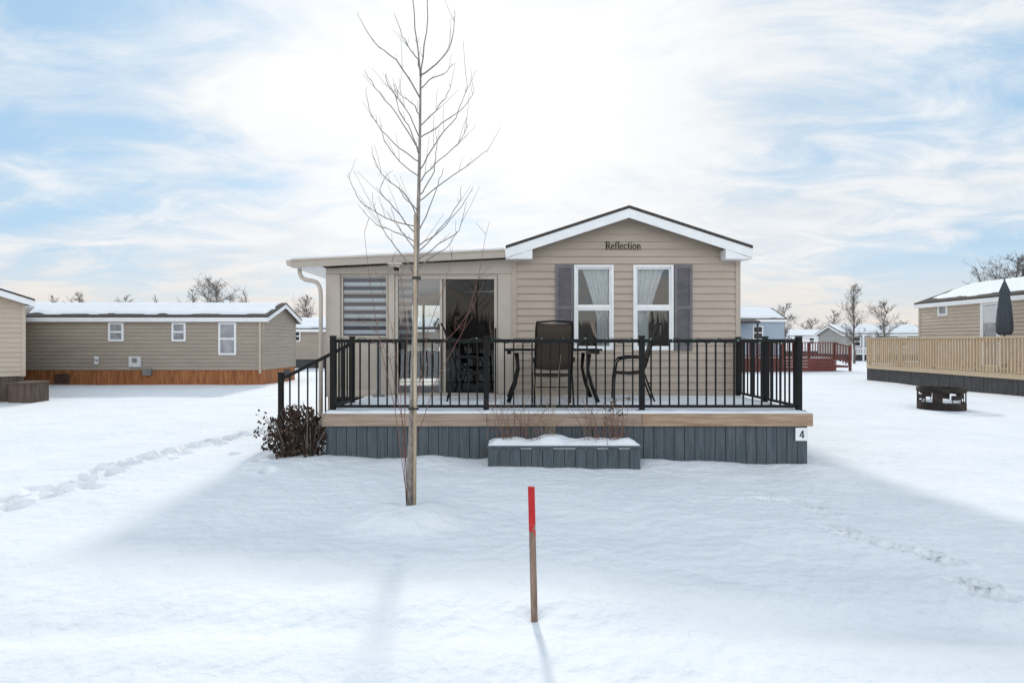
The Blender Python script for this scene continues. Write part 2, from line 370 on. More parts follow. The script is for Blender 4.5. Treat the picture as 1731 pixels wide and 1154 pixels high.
def gh(x, y):
    z = 0.0
    near = 1-sm(8,16,abs(x)); ny = 1-sm(9,14,y)
    z += -.02*(max(-3.5,min(4.5,x))-1.2)*near*ny*sm(4.5,7,y)
    r = math.hypot(x,y)
    amp = 1 if r < 40 else max(.0, 1-(r-40)/60)
    if amp > 0:
        z += amp*(.05*noise.noise((x*.33,y*.42,1.3))+.026*noise.noise((x*.95,y*1.15,4.1)))
    if r < 22:
        z += .013*noise.noise((x*2.6,y*3.2,8.1))+.008*noise.noise((x*5.5,y*8,2.1))+.0035*noise.noise((x*13,y*17,5.1))
    if 1.5 < y < 4.2:
        z += .030*math.exp(-((y-2.82-.22*noise.noise((x*.6,0,3)))/.17)**2)*max(0,.6+1.2*noise.noise((x*.7,1,7)))
        z += .028*math.exp(-((y-3.45-.25*noise.noise((x*.5,5,3)))/.25)**2)*max(0,.7+noise.noise((x*.6,4,2)))
        z -= .024*math.exp(-((y-3.10-.2*noise.noise((x*.5,2,3)))/.16)**2)
    dx = x-TX; dy = y-(TY-.26); q = (dx/.40)**2+(dy/.32)**2
    if q < 9: z += .10*math.exp(-q*q*.7)
    q = ((x-TX)/.12)**2+((y-TY)/.12)**2
    if q < 9: z -= .10*math.exp(-q)
    q = ((x-.125)/.06)**2+((y-3.26)/.06)**2
    if q < 9: z -= .03*math.exp(-q)
    if abs(x) < 6.5 and 2 < y < 11:
        for d in DY.get(int(y*4), ()):
            ex = x-d[0]; ey = y-d[1]
            if abs(ex) > .45 or abs(ey) > .45: continue
            c = math.cos(d[4]); s_ = math.sin(d[4]); u = (ex*c+ey*s_)/d[2]; v = (-ex*s_+ey*c)/d[3]
            q = u*u+v*v
            z += -d[5]*math.exp(-q*q*1.2) + d[5]*.16*math.exp(-((math.sqrt(q)-1.45)/.3)**2)
    # drift against skirting and planter
    if -2.9 < x < 4.4 and 6.2 < y < 7.6: z += .05*math.exp(-((y-7.3)/.3)**2)*(.5+noise.noise((x*1.5,3,1)))
    return z
def grow(a, step, lim, f=1.13):
    out = []; s = step
    while abs(a) < abs(lim): s *= f; a += s if lim > 0 else -s; out.append(a)
    return out
def growneg(a, step, lim, f=1.13):
    out = []; s = step
    while a > lim: s *= f; a -= s; out.append(a)
    return out[::-1]
fx = [-6.0+.030*i for i in range(int(11.2/.030))]
xs = growneg(fx[0], .030, -1200)+fx+grow(fx[-1], .030, 1200)
fy = [2.2+.030*i for i in range(int(8.0/.030))]
ys = growneg(fy[0], .030, -300)+fy+grow(fy[-1], .030, 1600)
g = MB(); g.field(xs, ys, gh)
go = g.build('snowy_ground', 'snow', None, smooth=True, recalc=False); go['kind'] = 'structure'; go['label'] = 'snow covered lawn with footprints'

# ------------------------------------------------------------------ main house
YW = 9.62; XC = 1.852; W = 3.656
def uu(px): return PX(px, YW)-(XC-W/2)
def zz(py): return PZ(py, YW)
win = [(uu(970),uu(1037),zz(592),zz(448)), (uu(1070),uu(1138),zz(592),zz(448))]
root, pl = house('tan front gabled mobile home with two shuttered windows and attached sunroom behind the deck',
    (XC, YW+5, 0), 0, W, 10, .60, 3.011, .325, .126, .25, 'siding', 'skirt', holesF=win, snow='thin snow on the front gable roof of the home with the sunroom', bare=.5, snow_th=.04, group='mobile homes around the snowy lot')
OFFM = Vector((XC, YW+5, 0))
def mbuild(mb, name, m, parent, **k):     # world coordinates into the house's frame
    mb.v = [(v[0]-OFFM.x, v[1]-OFFM.y, v[2]) for v in mb.v]; return mb.build(name, m, parent, **k)
zr = 3.605; E = 1.954
for s in (-1,1):      # boxed eave returns
    mb = MB()
    mb.prism([(s*1.53,-5.262,2.806),(s*E,-5.262,2.806),(s*E,-5.262,zr-.325*E-.16),(s*1.53,-5.262,zr-.325*1.53-.148)], (0,.24,0))
    mb.build('eave_return','white',root)
for (i,w) in enumerate(win):
    fo = window(root, pl['F'], *w, pane='glass', fw=.04, d0=-.06, d1=.035, pd=-.02)
    u0,u1,z0,z1 = w; zm = (z0+z1)/2; a = .03     # sashes
    for (b0,b1,dd) in ((z0+.04,zm-.018,.012),(zm+.018,z1-.04,-.006)):
        s = MB()
        s.pbox(pl['F'],u0+.04,u0+.04+a,dd-.012,dd+.01,b0,b1); s.pbox(pl['F'],u1-.04-a,u1-.04,dd-.012,dd+.01,b0,b1)
        s.pbox(pl['F'],u0+.04+a,u1-.04-a,dd-.012,dd+.01,b0,b0+a); s.pbox(pl['F'],u0+.04+a,u1-.04-a,dd-.012,dd+.01,b1-a,b1)
        s.build('sash','white',fo)
    # sheer curtain, gathered on one side
    c = MB(); side = 1 if i == 0 else -1
    ua, ub = (u0+.14,u1-.02) if side > 0 else (u0+.02,u1-.14)
    nx = 60; nz = 26
    vs = []; fs = []
    for k in range(nz+1):
        f = k/nz; z = z1-.03-(z1-z0-.1)*f
        pinch = 1-.50*min(1,max(0,(f-.03)/.6))**.9
        for j in range(nx+1):
            q = j/nx
            u = ub-(ub-ua)*pinch*(1-q) if side > 0 else ua+(ub-ua)*pinch*q
            vs.append(pl['F'](u, -.075+.020*math.sin(q*46+f*1.2)+.01*math.sin(q*17+f*3), z))
    for k in range(nz):
        for j in range(nx):
            a_ = k*(nx+1)+j; fs.append((a_,a_+1,a_+nx+2,a_+nx+1))
    c.add(vs, fs); c.build('curtain','curtain',fo, smooth=True, recalc=False)
for (a,b) in ((939,969),(1139,1169)):
    s = MB(); u0, u1 = uu(a), uu(b); z0, z1 = zz(592), zz(448); p = pl['F']
    s.pbox(p,u0,u0+.045,.016,.045,z0,z1); s.pbox(p,u1-.045,u1,.016,.045,z0,z1)
    for (q,r) in ((z0,z0+.06),(z1-.06,z1),((z0+z1)/2-.03,(z0+z1)/2+.03)): s.pbox(p,u0+.045,u1-.045,.016,.043,q,r)
    z = z0+.06
    while z < z1-.07:
        v0, v1 = u0+.045, u1-.045
        s.add([p(v0,.040,z),p(v1,.040,z),p(v1,.023,z+.034),p(v0,.023,z+.034),p(v0,.0225,z),p(v1,.0225,z)],[(0,1,2,3),(0,1,5,4)]); z += .036
    s.build('shutter','shutter',root)
serif('Reflection', .122, .58, 'text', root, Vector((PX(1053,YW)-OFFM.x, -5.030, PZ(415.5,YW))))
fl = MB(); fl.box(-W/2+.02,W/2-.02,-4.97,4.97,.60,.63); fl.build('floor','floorin',root)
pt = MB(); pt.box(-W/2+.02,W/2-.02,-1.2,-1.12,.635,3.0); pt.build('partition','darkin',root)
# ---- sunroom addition
YA = 9.64; XL = PX(552,YW); XR = XC-W/2-.02
wz = (PX(577,YW),PX(655,YW),zz(570),zz(465)); dz = (PX(668,YW),PX(840,YW),.60,zz(467))
mb = MB()
siding(mb, plane((XL,YA,0),(1,0,0),(0,-1,0)), XR-XL, .60, 2.62, None, [(wz[0]-XL,wz[1]-XL,wz[2],wz[3]),(dz[0]-XL,dz[1]-XL,.60,dz[3])], c=3, proud=0)
mbuild(mb,'sunroom_wall','beige',root,recalc=False)
mb = MB(); mb.box(XL,XL+.05,YA+.05,YA+6,.0,2.70); mbuild(mb,'sunroom_wall','beige',root)
mb = MB(); mb.box(XR-.02,XR+.0,YA+.06,YA+5.95,.61,2.84); mbuild(mb,'sunroom_wall','darkin',root)
bh = (PX(688,15.6)-XL, PX(744,15.6)-XL, 1.25, 2.45)
mb = MB(); siding(mb, plane((XL,YA+6,0),(1,0,0),(0,1,0)), XR-XL, .0, 2.8, None, [bh], c=3, proud=0); mbuild(mb,'sunroom_wall','darkin',root,recalc=False)
mb = MB(); mb.prism([(XL-.01,YA-.025,2.60),(XR+.02,YA-.025,2.60),(XR+.02,YA-.025,2.84),(XL-.01,YA-.025,2.685)],(0,.06,0)); mbuild(mb,'header_beam','beige2',root,bevel=.004)
for (a,b) in ((XL-.01,PX(575,YW)),(PX(656,YW)+.01,PX(667,YW)),(PX(842,YW),XR+.015)):
    mb = MB(); mb.box(a,b,YA-.03,YA-.002,.60,2.597); mbuild(mb,'corner_post','beige2',root,bevel=.005)
mb = MB(); mb.box(PX(575,YW)+.002,PX(656,YW)+.008,YA-.028,YA-.002,zz(572)-.05,zz(572)); mbuild(mb,'window_sill','beige2',root,bevel=.005)
mb = MB(); mb.box(PX(575,YW)+.002,PX(656,YW)+.008,YA-.024,YA-.002,.60,.72); mbuild(mb,'base_board','beige2',root,bevel=.005)
fl = MB(); fl.box(XL+.05,XR-.03,YA+.03,YA+5.9,.57,.60); mbuild(fl,'sunroom_floor','floorin',root)
def wbox(parent_name, m, parent, boxes, **k):
    b = MB()
    for q in boxes: b.box(*q)
    return mbuild(b, parent_name, m, parent, **k)
xa_, xb_ = bh[0]+XL, bh[1]+XL
wbox('window','white',root,[(xa_,xb_,YA+5.95,YA+5.99,1.82,1.88),((xa_+xb_)/2-.03,(xa_+xb_)/2+.03,YA+5.95,YA+5.99,1.88,2.45),((xa_+xb_)/2-.03,(xa_+xb_)/2+.03,YA+5.95,YA+5.99,1.25,1.82)])
pls = plane((-OFFM.x, YA-OFFM.y, 0),(1,0,0),(0,-1,0))
fo = window(root, pls, *wz, pane='glass_clear', fm='beige2', fw=.025, d0=-.05, d1=.012, pd=-.01, rail=False)
wbox('blind','zebra',fo,[(wz[0]+.02,wz[1]-.02,YA+.035,YA+.04,wz[2]+.02,wz[3]-.02)])
wbox('transom_bar','beige2',fo,[(wz[0]+.025,wz[1]-.025,YA+.011,YA+.03,zz(497),zz(494))]); wbox('transom_bar','beige2',fo,[(wz[0]+.025,wz[1]-.025,YA+.011,YA+.03,zz(546),zz(543))])
# sliding door
x0,x1,z0,z1 = dz; xm = PX(748,YW); fw = .045
fo = wbox('sliding_door','beige2',root,[(x0,x0+fw,YA-.02,YA+.08,z0,z1),(x1-fw,x1,YA-.02,YA+.08,z0,z1),(x0+fw,x1-fw,YA-.02,YA+.08,z1-fw,z1),(x0+fw,x1-fw,YA-.02,YA+.08,z0,z0+.06),
    (xm-.045,xm-.005,YA-.012,YA+.03,z0+.06,z1-fw),(xm+.005,xm+.045,YA+.032,YA+.07,z0+.06,z1-fw)], bevel=.004)
wbox('pane','glass_door',fo,[(x0+fw,xm-.045,YA+.01,YA+.014,z0+.06,z1-fw)]); wbox('pane','glass_shade',fo,[(xm+.045,x1-fw,YA+.05,YA+.054,z0+.06,z1-fw)])
wbox('handle','black',fo,[(x1-fw+.008,x1-.012,YA-.05,YA-.021,1.5,1.72)], bevel=.005)
wbox('blind','zebra',fo,[(x0+.03,x0+.26,YA+.085,YA+.09,1.45,z1-.04)])
# addition roof
mb = MB()
mb.prism([(-3.47,9.37,2.70),(-.11,9.37,2.857),(-.11,9.37,2.95),(-3.47,9.37,2.795)],(0,6.6,0)); mbuild(mb,'sunroom_roof','beige2',root)
mb = MB()
mb.prism([(-3.485,9.345,2.665),(-.11,9.345,2.825),(-.11,9.345,2.930),(-3.485,9.345,2.770)],(0,.024,0)); mbuild(mb,'sunroom_fascia','beige',root)
mb = MB(); mb.prism([(-3.495,9.332,2.772),(-.11,9.332,2.932),(-.11,9.332,2.962),(-3.495,9.332,2.802)],(0,.037,0)); mbuild(mb,'drip_edge','beige2',root)
mb = MB(); mb.prism([(-3.46,9.385,2.668),(XL-.012,9.385,2.69),(XL-.012,9.385,2.697),(-3.46,9.385,2.675)],(0,6.5,0)); mbuild(mb,'soffit','white',root)
mb = MB(); mb.prism([(-3.49,9.375,2.68),(-3.57,9.375,2.70),(-3.585,9.375,2.79),(-3.49,9.375,2.79)],(0,6.5,0)); mbuild(mb,'gutter','beige2',root)
mb = MB(); pts = [(-3.41,9.50,2.66),(-3.41,9.50,2.60),(-3.38,9.50,2.53),(-3.32,9.50,2.49),(-3.2,9.5,2.47),(-3.14,9.5,2.45),(-3.10,9.5,2.40),(-3.075,9.5,2.32),(-3.07,9.5,2.2),(-3.07,9.5,.3)]
mb.tube(pts,.034,10); mbuild(mb,'downspout','beige2',root,smooth=True)
sn = MB()
sn.field(lin(-3.46,-.13,80), lin(9.34,15.8,60), lambda x,y: 2.955+(x+.11)*.0462+.012+max(-.02,.035+.04*noise.noise((x*.9,y*.8,3))+.015*noise.noise((x*4,y*4,3)))*min(1,(y-9.3)/.3+.35), skirt=lambda x,y: 2.953+(x+.11)*.0462)
so = sn.build('roof_snow','snow2',None,smooth=True); tag(so,'thin snow strip on the low sloping sunroom roof','snow',None,'stuff')
# porch light
lt = MB(); c = P(671,450,9.36)
lt.box(c.x-.11,c.x+.11,9.16,9.30,c.z-.0,c.z+.035); lt.box(c.x-.08,c.x+.08,9.18,9.29,c.z-.03,c.z-.0); lo = mbuild(lt,'porch_light','beige2',root,bevel=.008)
lt = MB(); lt.box(c.x-.035,c.x+.035,9.27,9.343,c.z-.075,c.z-.035); lt.tube([(c.x,9.27,c.z-.055),(c.x,9.22,c.z-.02)],.02,8); mbuild(lt,'lamp_bracket','black',lo)

# ------------------------------------------------------------------ deck
YD = 7.40; DX0 = PX(551,YD); DX1 = PX(1365,YD); ZD = .60
deck = thing('deck','raised wooden deck with slate blue skirting and black railing before the tan home','deck',(.85,8.5,0))
mb = MB(); boards(mb, plane((DX0,YD+.02,0),(1,0,0),(0,-1,0)), DX1-DX0, -.15, .455, w=.128, d=.02, gap=.007)
boards(mb, plane((DX1-.02,YD+.025,0),(0,1,0),(1,0,0)), 2.15, -.15, .455, w=.128, d=.02, gap=.007)
boards(mb, plane((DX0+.02,YD+2.15,0),(0,-1,0),(-1,0,0)), 2.15, -.15, .455, w=.128, d=.02, gap=.007)
mb.build('skirting','skirt',deck)
mb = MB(); mb.box(DX0+.02,DX1-.02,YD+.03,9.58,-.1,.44); mb.build('dark_backing','charcoal',deck)  # solid dark block put in for the shade behind the skirting gaps
rims = [(PX(545,YD),PX(823,YD),'rim2'),(PX(823,YD)+.004,PX(1084,YD),'rim2'),(PX(1084,YD)+.004,PX(1372,YD),'rim')]
for (a,b,m) in rims:
    mb = MB(); mb.box(a,b,7.36,7.40,.445,.602); o = mb.build('rim_board',m,deck,bevel=.006)
mb = MB(); mb.box(PX(1372,YD)-.04,PX(1372,YD),7.404,9.58,.445,.602); mb.build('rim_board','rim',deck,bevel=.006)
mb = MB(); mb.box(PX(545,YD),PX(545,YD)+.04,7.404,9.58,.445,.602); mb.build('rim_board','rim2',deck,bevel=.006)
mb = MB()
x = PX(545,YD)+.045
while x < PX(1372,YD)-.05:
    mb.box(x,min(x+.135,PX(1372,YD)-.045),7.405,9.58,.56,.598); x += .14
mb.build('floor','rim',deck)
# deck snow
fps = [(R.uniform(-2,3.3),R.uniform(7.7,9.3),R.uniform(0,3)) for _ in range(26)]
def ds(x,y):
    z = .632+.014*noise.noise((x*1.6,y*1.6,2))+.007*noise.noise((x*5,y*5,2))
    e = min(x-PX(547,YD), PX(1370,YD)-x, y-7.37)
    z -= .03*max(0,1-e/.05)*(.7+.5*noise.noise((x*4,y*4,9)))
    for q in fps:
        dx = x-q[0]; dy = y-q[1]
        if abs(dx)+abs(dy) < .5:
            c=math.cos(q[2]); s_=math.sin(q[2]); k = ((dx*c+dy*s_)/.14)**2+((-dx*s_+dy*c)/.07)**2
            z -= .02*math.exp(-k*k)
    return max(z,.605)
sn = MB(); sn.field(lin(PX(546,YD),PX(1371,YD),170), lin(7.362,9.56,70), ds, skirt=lambda x,y:.6035)
so = sn.build('deck_snow','snow2',None,smooth=True); tag(so,'trampled snow lying on the deck floor behind the black railing','snow',None,'stuff')
# posts
YR = 7.5; px_posts = [PX(563,YR),PX(822,YR),PX(1085,YR),PX(1350,YR)]
def post(x,y,z0=.62,z1=1.56,w=.066):
    mb = MB(); mb.box(x-w/2,x+w/2,y-w/2,y+w/2,z0,z1); o = mb.build('post','black',deck,bevel=.004)
    b = MB(); b.box(x-.065,x+.065,y-.065,y+.065,z0-.012,z0+.012); b.build('base_plate','black',o,bevel=.004)
    c = MB(); k = w/2+.006; c.box(x-k,x+k,y-k,y+k,z1+.001,z1+.014); c.build('post_cap','black',o,bevel=.003); return o
for x in px_posts: post(x,YR)
post(px_posts[3],9.5); post(px_posts[3],8.5); post(px_posts[0],8.4)
ZT0,ZT1,ZB0,ZB1 = 1.485,1.53,.662,.697
def section(a,b,n,dza=0,dzb=0):
    a = Vector(a); b = Vector(b); t = (b-a).normalized()*.034
    def L(p,z,dz): return Vector((p.x,p.y,z+dz))
    mb = MB(); mb.bar(L(a+t,(ZT0+ZT1)/2,dza),L(b-t,(ZT0+ZT1)/2,dzb),.052,ZT1-ZT0); o = mb.build('top_rail','black',deck,bevel=.005)
    q = MB(); q.bar(L(a+t,(ZB0+ZB1)/2,dza),L(b-t,(ZB0+ZB1)/2,dzb),.035,ZB1-ZB0); q.build('bottom_rail','black',o)
    for i in range(1,n+1):
        f = i/(n+1); p = a.lerp(b,f); d = dza+(dzb-dza)*f
        m = MB(); m.box(p.x-.009,p.x+.009,p.y-.009,p.y+.009,ZB1+d+.001-.01*(dza!=dzb),ZT0+d-.001+.012*(dza!=dzb)); m.build('baluster','black',o)
for a,b in zip(px_posts,px_posts[1:]): section((a,YR,0),(b,YR,0),16)
section((px_posts[3],YR,0),(px_posts[3],8.5,0),7); section((px_posts[3],8.5,0),(px_posts[3],9.5,0),7)
section((px_posts[0],YR,0),(px_posts[0],8.4,0),6)
# stairs
sx = PX(475,8.4); post(sx,8.4,0,1.05)
section((px_posts[0],8.4,0),(sx,8.4,0),7,-.05,-.53)
for i in range(3):
    x1_ = DX0-.04-.29*i; zt = .60-.15*(i+1)
    mb = MB(); mb.box(x1_-.30,x1_-.002,8.46,9.45,zt-.04,zt); mb.box(x1_-.27,x1_-.25,8.48,9.43,zt-.16,zt-.04); mb.build('step','rim2',deck)
for yy in (8.44,9.46):
    mb = MB(); mb.prism([(DX0-.03,yy,.44),(DX0-.93,yy,-.06),(DX0-.93,yy,-.2),(DX0-.03,yy,-.2)],(0,-.03,0)); mb.build('stringer','skirt',deck)
# number sign
sg = thing('number_sign','white square plaque with black number four on deck skirting corner','sign',(PX(1353.5,YD),7.355,.36))
b = MB(); xa,xb = PX(1343,YD),PX(1364,YD); za,zb = PZ(744,YD),PZ(722,YD)
zb = min(zb,.44); b.box(xa,xb,7.368,7.380,za,zb); b.build('plate','white',sg,bevel=.002)
serif('4', .092, .062, 'text', sg, Vector(((xa+xb)/2, 7.362, (za+zb)/2)), name='digit')
# planter
YP = 6.98; ax, bx_ = PX(825,YP), PX(1083,YP); zt = PZ(757,YP)
pn = thing('planter_box','slate blue wooden planter box full of snow against the deck skirting','planter',((ax+bx_)/2,7.17,0))
mb = MB(); boards(mb, plane((ax,YP+.02,0),(1,0,0),(0,-1,0)), bx_-ax, -.12, zt, w=.128, d=.02, gap=.006)
boards(mb, plane((bx_-.02,YP+.024,0),(0,1,0),(1,0,0)), .34, -.12, zt, w=.12, d=.02); boards(mb, plane((ax+.02,YP+.364,0),(0,-1,0),(-1,0,0)), .34, -.12, zt, w=.12, d=.02)
mb.build('side_boards','skirt',pn)
for q in ((ax-.02,bx_+.02,YP-.022,YP+.05,zt+.001,zt+.028),(ax-.02,ax+.05,YP+.052,YP+.37,zt+.001,zt+.026),(bx_-.05,bx_+.02,YP+.052,YP+.37,zt+.001,zt+.026)):
    mb = MB(); mb.box(*q); mb.build('cap_board','skirt',pn,bevel=.005)
sn = MB()
def psn(x,y):
    e = min(x-ax-.02, bx_-.02-x, y-YP-.02, 7.40-y)/.1
    return zt+.03+ (max(0,min(1,e)))**.6*(.04+.07*max(0,noise.noise((x*3.4,y*1.6,6.2))+.15)+.02*noise.noise((x*7,y*7,1)))
sn.field(lin(ax+.0,bx_-.0,70), lin(YP+.0,7.375,24), psn, skirt=lambda x,y: zt-.01)
so = sn.build('planter_snow','snow2',None,smooth=True); tag(so,'snow layer filling the slate blue planter box','snow',None,'stuff')
# planter plants
def plant(label, x, y, z, kind, count):
    t = thing('dried_plant', label, 'plant', (x,y,z), group='dried plants in the planter box')
    st = MB(); hd = MB()
    def head(c, r, n=16):
        for _ in range(n):
            p = Vector(c)+Vector((R.gauss(0,1),R.gauss(0,1),R.gauss(0,.8)))*r*.5
            a = Vector((R.gauss(0,1),R.gauss(0,1),R.gauss(0,1))).normalized()*r*.4; b = a.orthogonal().normalized()*r*.3
            hd.add([p-a,p+b,p+a,p-b],[(0,1,2,3)])
    if kind == 'twigs':
        for i in range(count):
            a = Vector((x+R.gauss(0,.085),y+R.gauss(0,.05),z)); l = R.uniform(.2,.66); d = Vector((R.gauss(0,.30),R.gauss(0,.2),1)).normalized()
            m_ = a+d*l*.5+Vector((R.gauss(0,.03),0,0)); e = a+d*l+Vector((d.x*.12,0,-.02))
            st.tube([a,m_,e],[.003,.0024,.0015],4)
            for _ in range(2):
                q = m_.lerp(e,R.random()); st.tube([q,q+Vector((R.gauss(0,.06),R.gauss(0,.04),R.uniform(.02,.08)))],[.0018,.0012],3)
    elif kind == 'straw':
        for i in range(count):
            a = Vector((x+R.gauss(0,.05),y+R.gauss(0,.05),z)); l = R.uniform(.45,1.12); d = Vector((R.gauss(0,.10),R.gauss(0,.08),1)).normalized()
            e = a+d*l; st.tube([a,a+d*l*.5+Vector((R.gauss(0,.012),0,0)),e],[.0030,.0022,.0014],4)
            for _ in range(2):
                q = a+d*l*R.uniform(.15,.75); l2 = Vector((R.gauss(0,.1),R.gauss(0,.05),R.uniform(-.06,.14)))
                st.tube([q,q+l2],[.0018,.0012],3)
    else:
        for i in range(count):
            a = Vector((x+R.gauss(0,.08),y+R.gauss(0,.05),z)); l = R.uniform(.2,.55); d = Vector((R.gauss(0,.25),R.gauss(0,.2),1)).normalized()
            e = a+d*l; st.tube([a,a+d*l*.5+Vector((R.gauss(0,.02),0,0)),e],[.0032,.0026,.002],4)
            if i % 2 == 0: head(e,.036,10)
    st.build('stems', 'stalk' if kind != 'straw' else 'straw', t)
    if hd.v: hd.build('seed_heads','leaf2',t)
plant('sprawling brown twiggy plant at the left end of planter', PX(862,7.15), 7.16, .28, 'twigs', 24)
plant('low brown stalks between the sprawling twigs and tall straw in planter', PX(898,7.15), 7.2, .28, 'twigs', 14)
plant('tall pale straw clump rising from middle of planter above rail height', PX(932,7.15), 7.16, .28, 'straw', 9)
plant('dark seed head plant at the right end of planter', PX(1042,7.15), 7.16, .28, 'heads', 24)
plant('thin brown stalks just left of the dark seed head plant', PX(1004,7.15), 7.2, .28, 'twigs', 18)
# bush
bx0, by0 = PX(503,7.35), 7.38
t = thing('withered_bush','dark withered bush with drooping brown leaves at left deck corner','bush',(bx0,by0,0))
lf = MB(); tw = MB()
for i in range(42):
    a = Vector((bx0+R.gauss(0,.1),by0+R.gauss(0,.08),-.03)); d = Vector((R.gauss(0,.36)-.02,R.gauss(0,.3),1)).normalized(); l = R.uniform(.4,.8)
    e = a+d*l; e.z = min(e.z,.78); tw.tube([a,a+d*l*.5+Vector((0,0,.05)),e],[.006,.005,.003],4)
for i in range(7):
    a = Vector((bx0-.18,by0,.1+.05*i)); e = Vector((bx0-R.uniform(.35,.50),by0+R.uniform(-.15,.1),R.uniform(.3,.64)))
    tw.tube([a,(a+e)/2+Vector((0,0,.05)),e],[.005,.004,.002],4)
    for _ in range(5):
        p = e+Vector((R.gauss(0,.04),R.gauss(0,.04),R.gauss(0,.04))); u = Vector((R.gauss(0,1),R.gauss(0,1),R.gauss(0,1))).normalized()*.026; w = u.orthogonal().normalized()*.014
        lf.add([p-u,p+w,p+u,p-w],[(0,1,2,3)])
k = 0
while k < 2300:
    p = Vector((R.uniform(-.42,.40),R.uniform(-.3,.3),R.uniform(.0,.74)))
    w = .36*(1-max(0,(p.z-.42)/.42)**1.5)*(.78+.22*min(1,p.z/.2)); n_ = noise.noise((p.x*6,p.y*6,p.z*6+3))
    if w < .02 or math.hypot(p.x/w,p.y/(w*.75)) > 1+n_*.45: continue
    k += 1
    q = Vector((bx0,by0,0))+p; L_ = R.uniform(.03,.075); dr = Vector((R.gauss(0,.5),R.gauss(0,.5),-1)).normalized(); sd = dr.orthogonal().normalized(); sd.rotate(Matrix.Rotation(R.uniform(0,6.28),3,dr))
    nn = dr.cross(sd)
    lf.add([q,q+dr*L_*.5+sd*L_*.3+nn*.008,q+dr*L_,q+dr*L_*.5-sd*L_*.3+nn*.008],[(0,1,2),(0,2,3)])
lf.build('leaves','leaf',t); tw.build('stems','twig',t)

# ------------------------------------------------------------------ deck furniture
zf = .632
ch = thing('patio_chair','brown sling patio chair with its back to the railing, nearest of the three chairs','chair',(PX(934,8.12),8.12,zf),0,'patio chairs around the deck table',local=True)
for s in (-1,1):
    m = MB(); m.tube([(s*.27,.26,0),(s*.27,.25,.3),(s*.27,.22,.56),(s*.27,.17,.62)],.013,8); m.build('leg','black',ch,smooth=True)
    m = MB(); m.tube([(s*.26,-.32,0),(s*.255,-.24,.22),(s*.25,-.17,.42)],.013,8); m.build('leg','black',ch,smooth=True)
    m = MB(); m.tube([(s*.27,.18,.615),(s*.28,.05,.64),(s*.28,-.12,.64),(s*.26,-.23,.60)],[.016,.02,.02,.014],8); m.build('armrest','black',ch,smooth=True)
m = MB()
for s in (-1,1): m.tube([(s*.25,.24,.41),(s*.25,0,.40),(s*.25,-.15,.42),(s*.25,-.20,.52),(s*.245,-.28,.80),(s*.24,-.36,1.05),(s*.23,-.40,1.12)],.012,8)
m.tube([(-.25,.245,.405),(.25,.245,.405)],.012,8); m.tube([(-.24,-.40,1.12),(0,-.405,1.135),(.24,-.40,1.12)],.012,8); m.tube([(-.25,-.26,.26),(.25,-.26,.26)],.009,8)
m.build('frame','black',ch,smooth=True)
def sling(prof, w):
    b = MB(); n = 10; vs = []; fs = []
    for (y,z) in prof:
        for i in range(n+1):
            q = i/n*2-1; vs.append((q*w, y, z-.018*(1-q*q)))
    for k in range(len(prof)-1):
        for i in range(n):
            a = k*(n+1)+i; fs.append((a,a+1,a+n+2,a+n+1))
    b.add(vs,fs); return b
for nm,pr in (('seat',[(.24,.42),(.12,.405),(0,.40),(-.1,.41),(-.16,.43)]),('backrest',[(-.19,.50),(-.23,.62),(-.28,.80),(-.33,.95),(-.385,1.11)])):
    o = sling(pr,.24).build(nm,'sling',ch,smooth=True); md = o.modifiers.new('solid','SOLIDIFY'); md.thickness = .006
for (x,y,rz,lb) in ((PX(792,8.85),8.85,-math.pi/2+.1,'black framed patio chair left of the table in front of the sliding door'),(PX(1066,8.8),8.8,math.pi/2-.12,'black framed patio chair right of the table below the right window')):
    c = copy_tree(ch); c.location = (x,y,zf); c.rotation_euler = (0,0,rz); c['label'] = lb
tb = thing('patio_table','dark patio table on flared legs behind the railing between the chairs','table',(PX(932,8.85),8.85,zf))
tx, ty = PX(932,8.85), 8.85; ztp = PZ(589,8.85)
m = MB()
for i in range(9): m.box(tx-.70,tx+.70,ty-.43+i*.096,ty-.43+i*.096+.088,ztp-.03,ztp)
m.box(tx-.66,tx-.60,ty-.42,ty+.42,ztp-.075,ztp-.031); m.box(tx+.60,tx+.66,ty-.42,ty+.42,ztp-.075,ztp-.031)
m.build('tabletop','black',tb,bevel=.004)
for sx_ in (-1,1):
    for sy in (-1,1):
        m = MB(); m.tube([(tx+sx_*.52,ty+sy*.36,ztp-.07),(tx+sx_*.50,ty+sy*.35,ztp-.3),(tx+sx_*.55,ty+sy*.37,zf+.25),(tx+sx_*.64,ty+sy*.40,zf)],[.03,.024,.026,.032],8); m.build('leg','black',tb,smooth=True)
# grey metal post
mp_ = MB(); q = P(640,600,9.3); mp_.tube([(q.x,9.3,.62),(q.x,9.3,1.50)],.034,10); mp_.tube([(q.x,9.3,.62),(q.x,9.3,.66)],.10,12)
o = mp_.build('metal_post','plate',None,smooth=False); tag(o,'light grey upright metal post on deck below the blind window','post')
# string lights
sl = thing('string_lights','green wire of fairy lights wound along the black top rail','string lights',(0.7,7.5,1.5))
m = MB(); pts = []
x = px_posts[0]+.02; k = 0
while x < px_posts[3]-.02:
    ph = x*22+1.5*noise.noise((x*1.3,0,0)); pts.append((x, 7.5-.036*math.cos(ph), 1.512+.036*math.sin(ph)-.012*abs(noise.noise((x*2,3,3))))); x += .025
m.tube(pts,.0042,5); m.build('wire','green',sl)
for i in range(6,len(pts),11):
    b = MB(); p = Vector(pts[i])+Vector((0,-.008,R.uniform(-.012,.012))); b.lathe(p,[(.001,-.014),(.006,-.006),(.006,.004),(.001,.012)],6); b.build('bulb','bulb',sl)

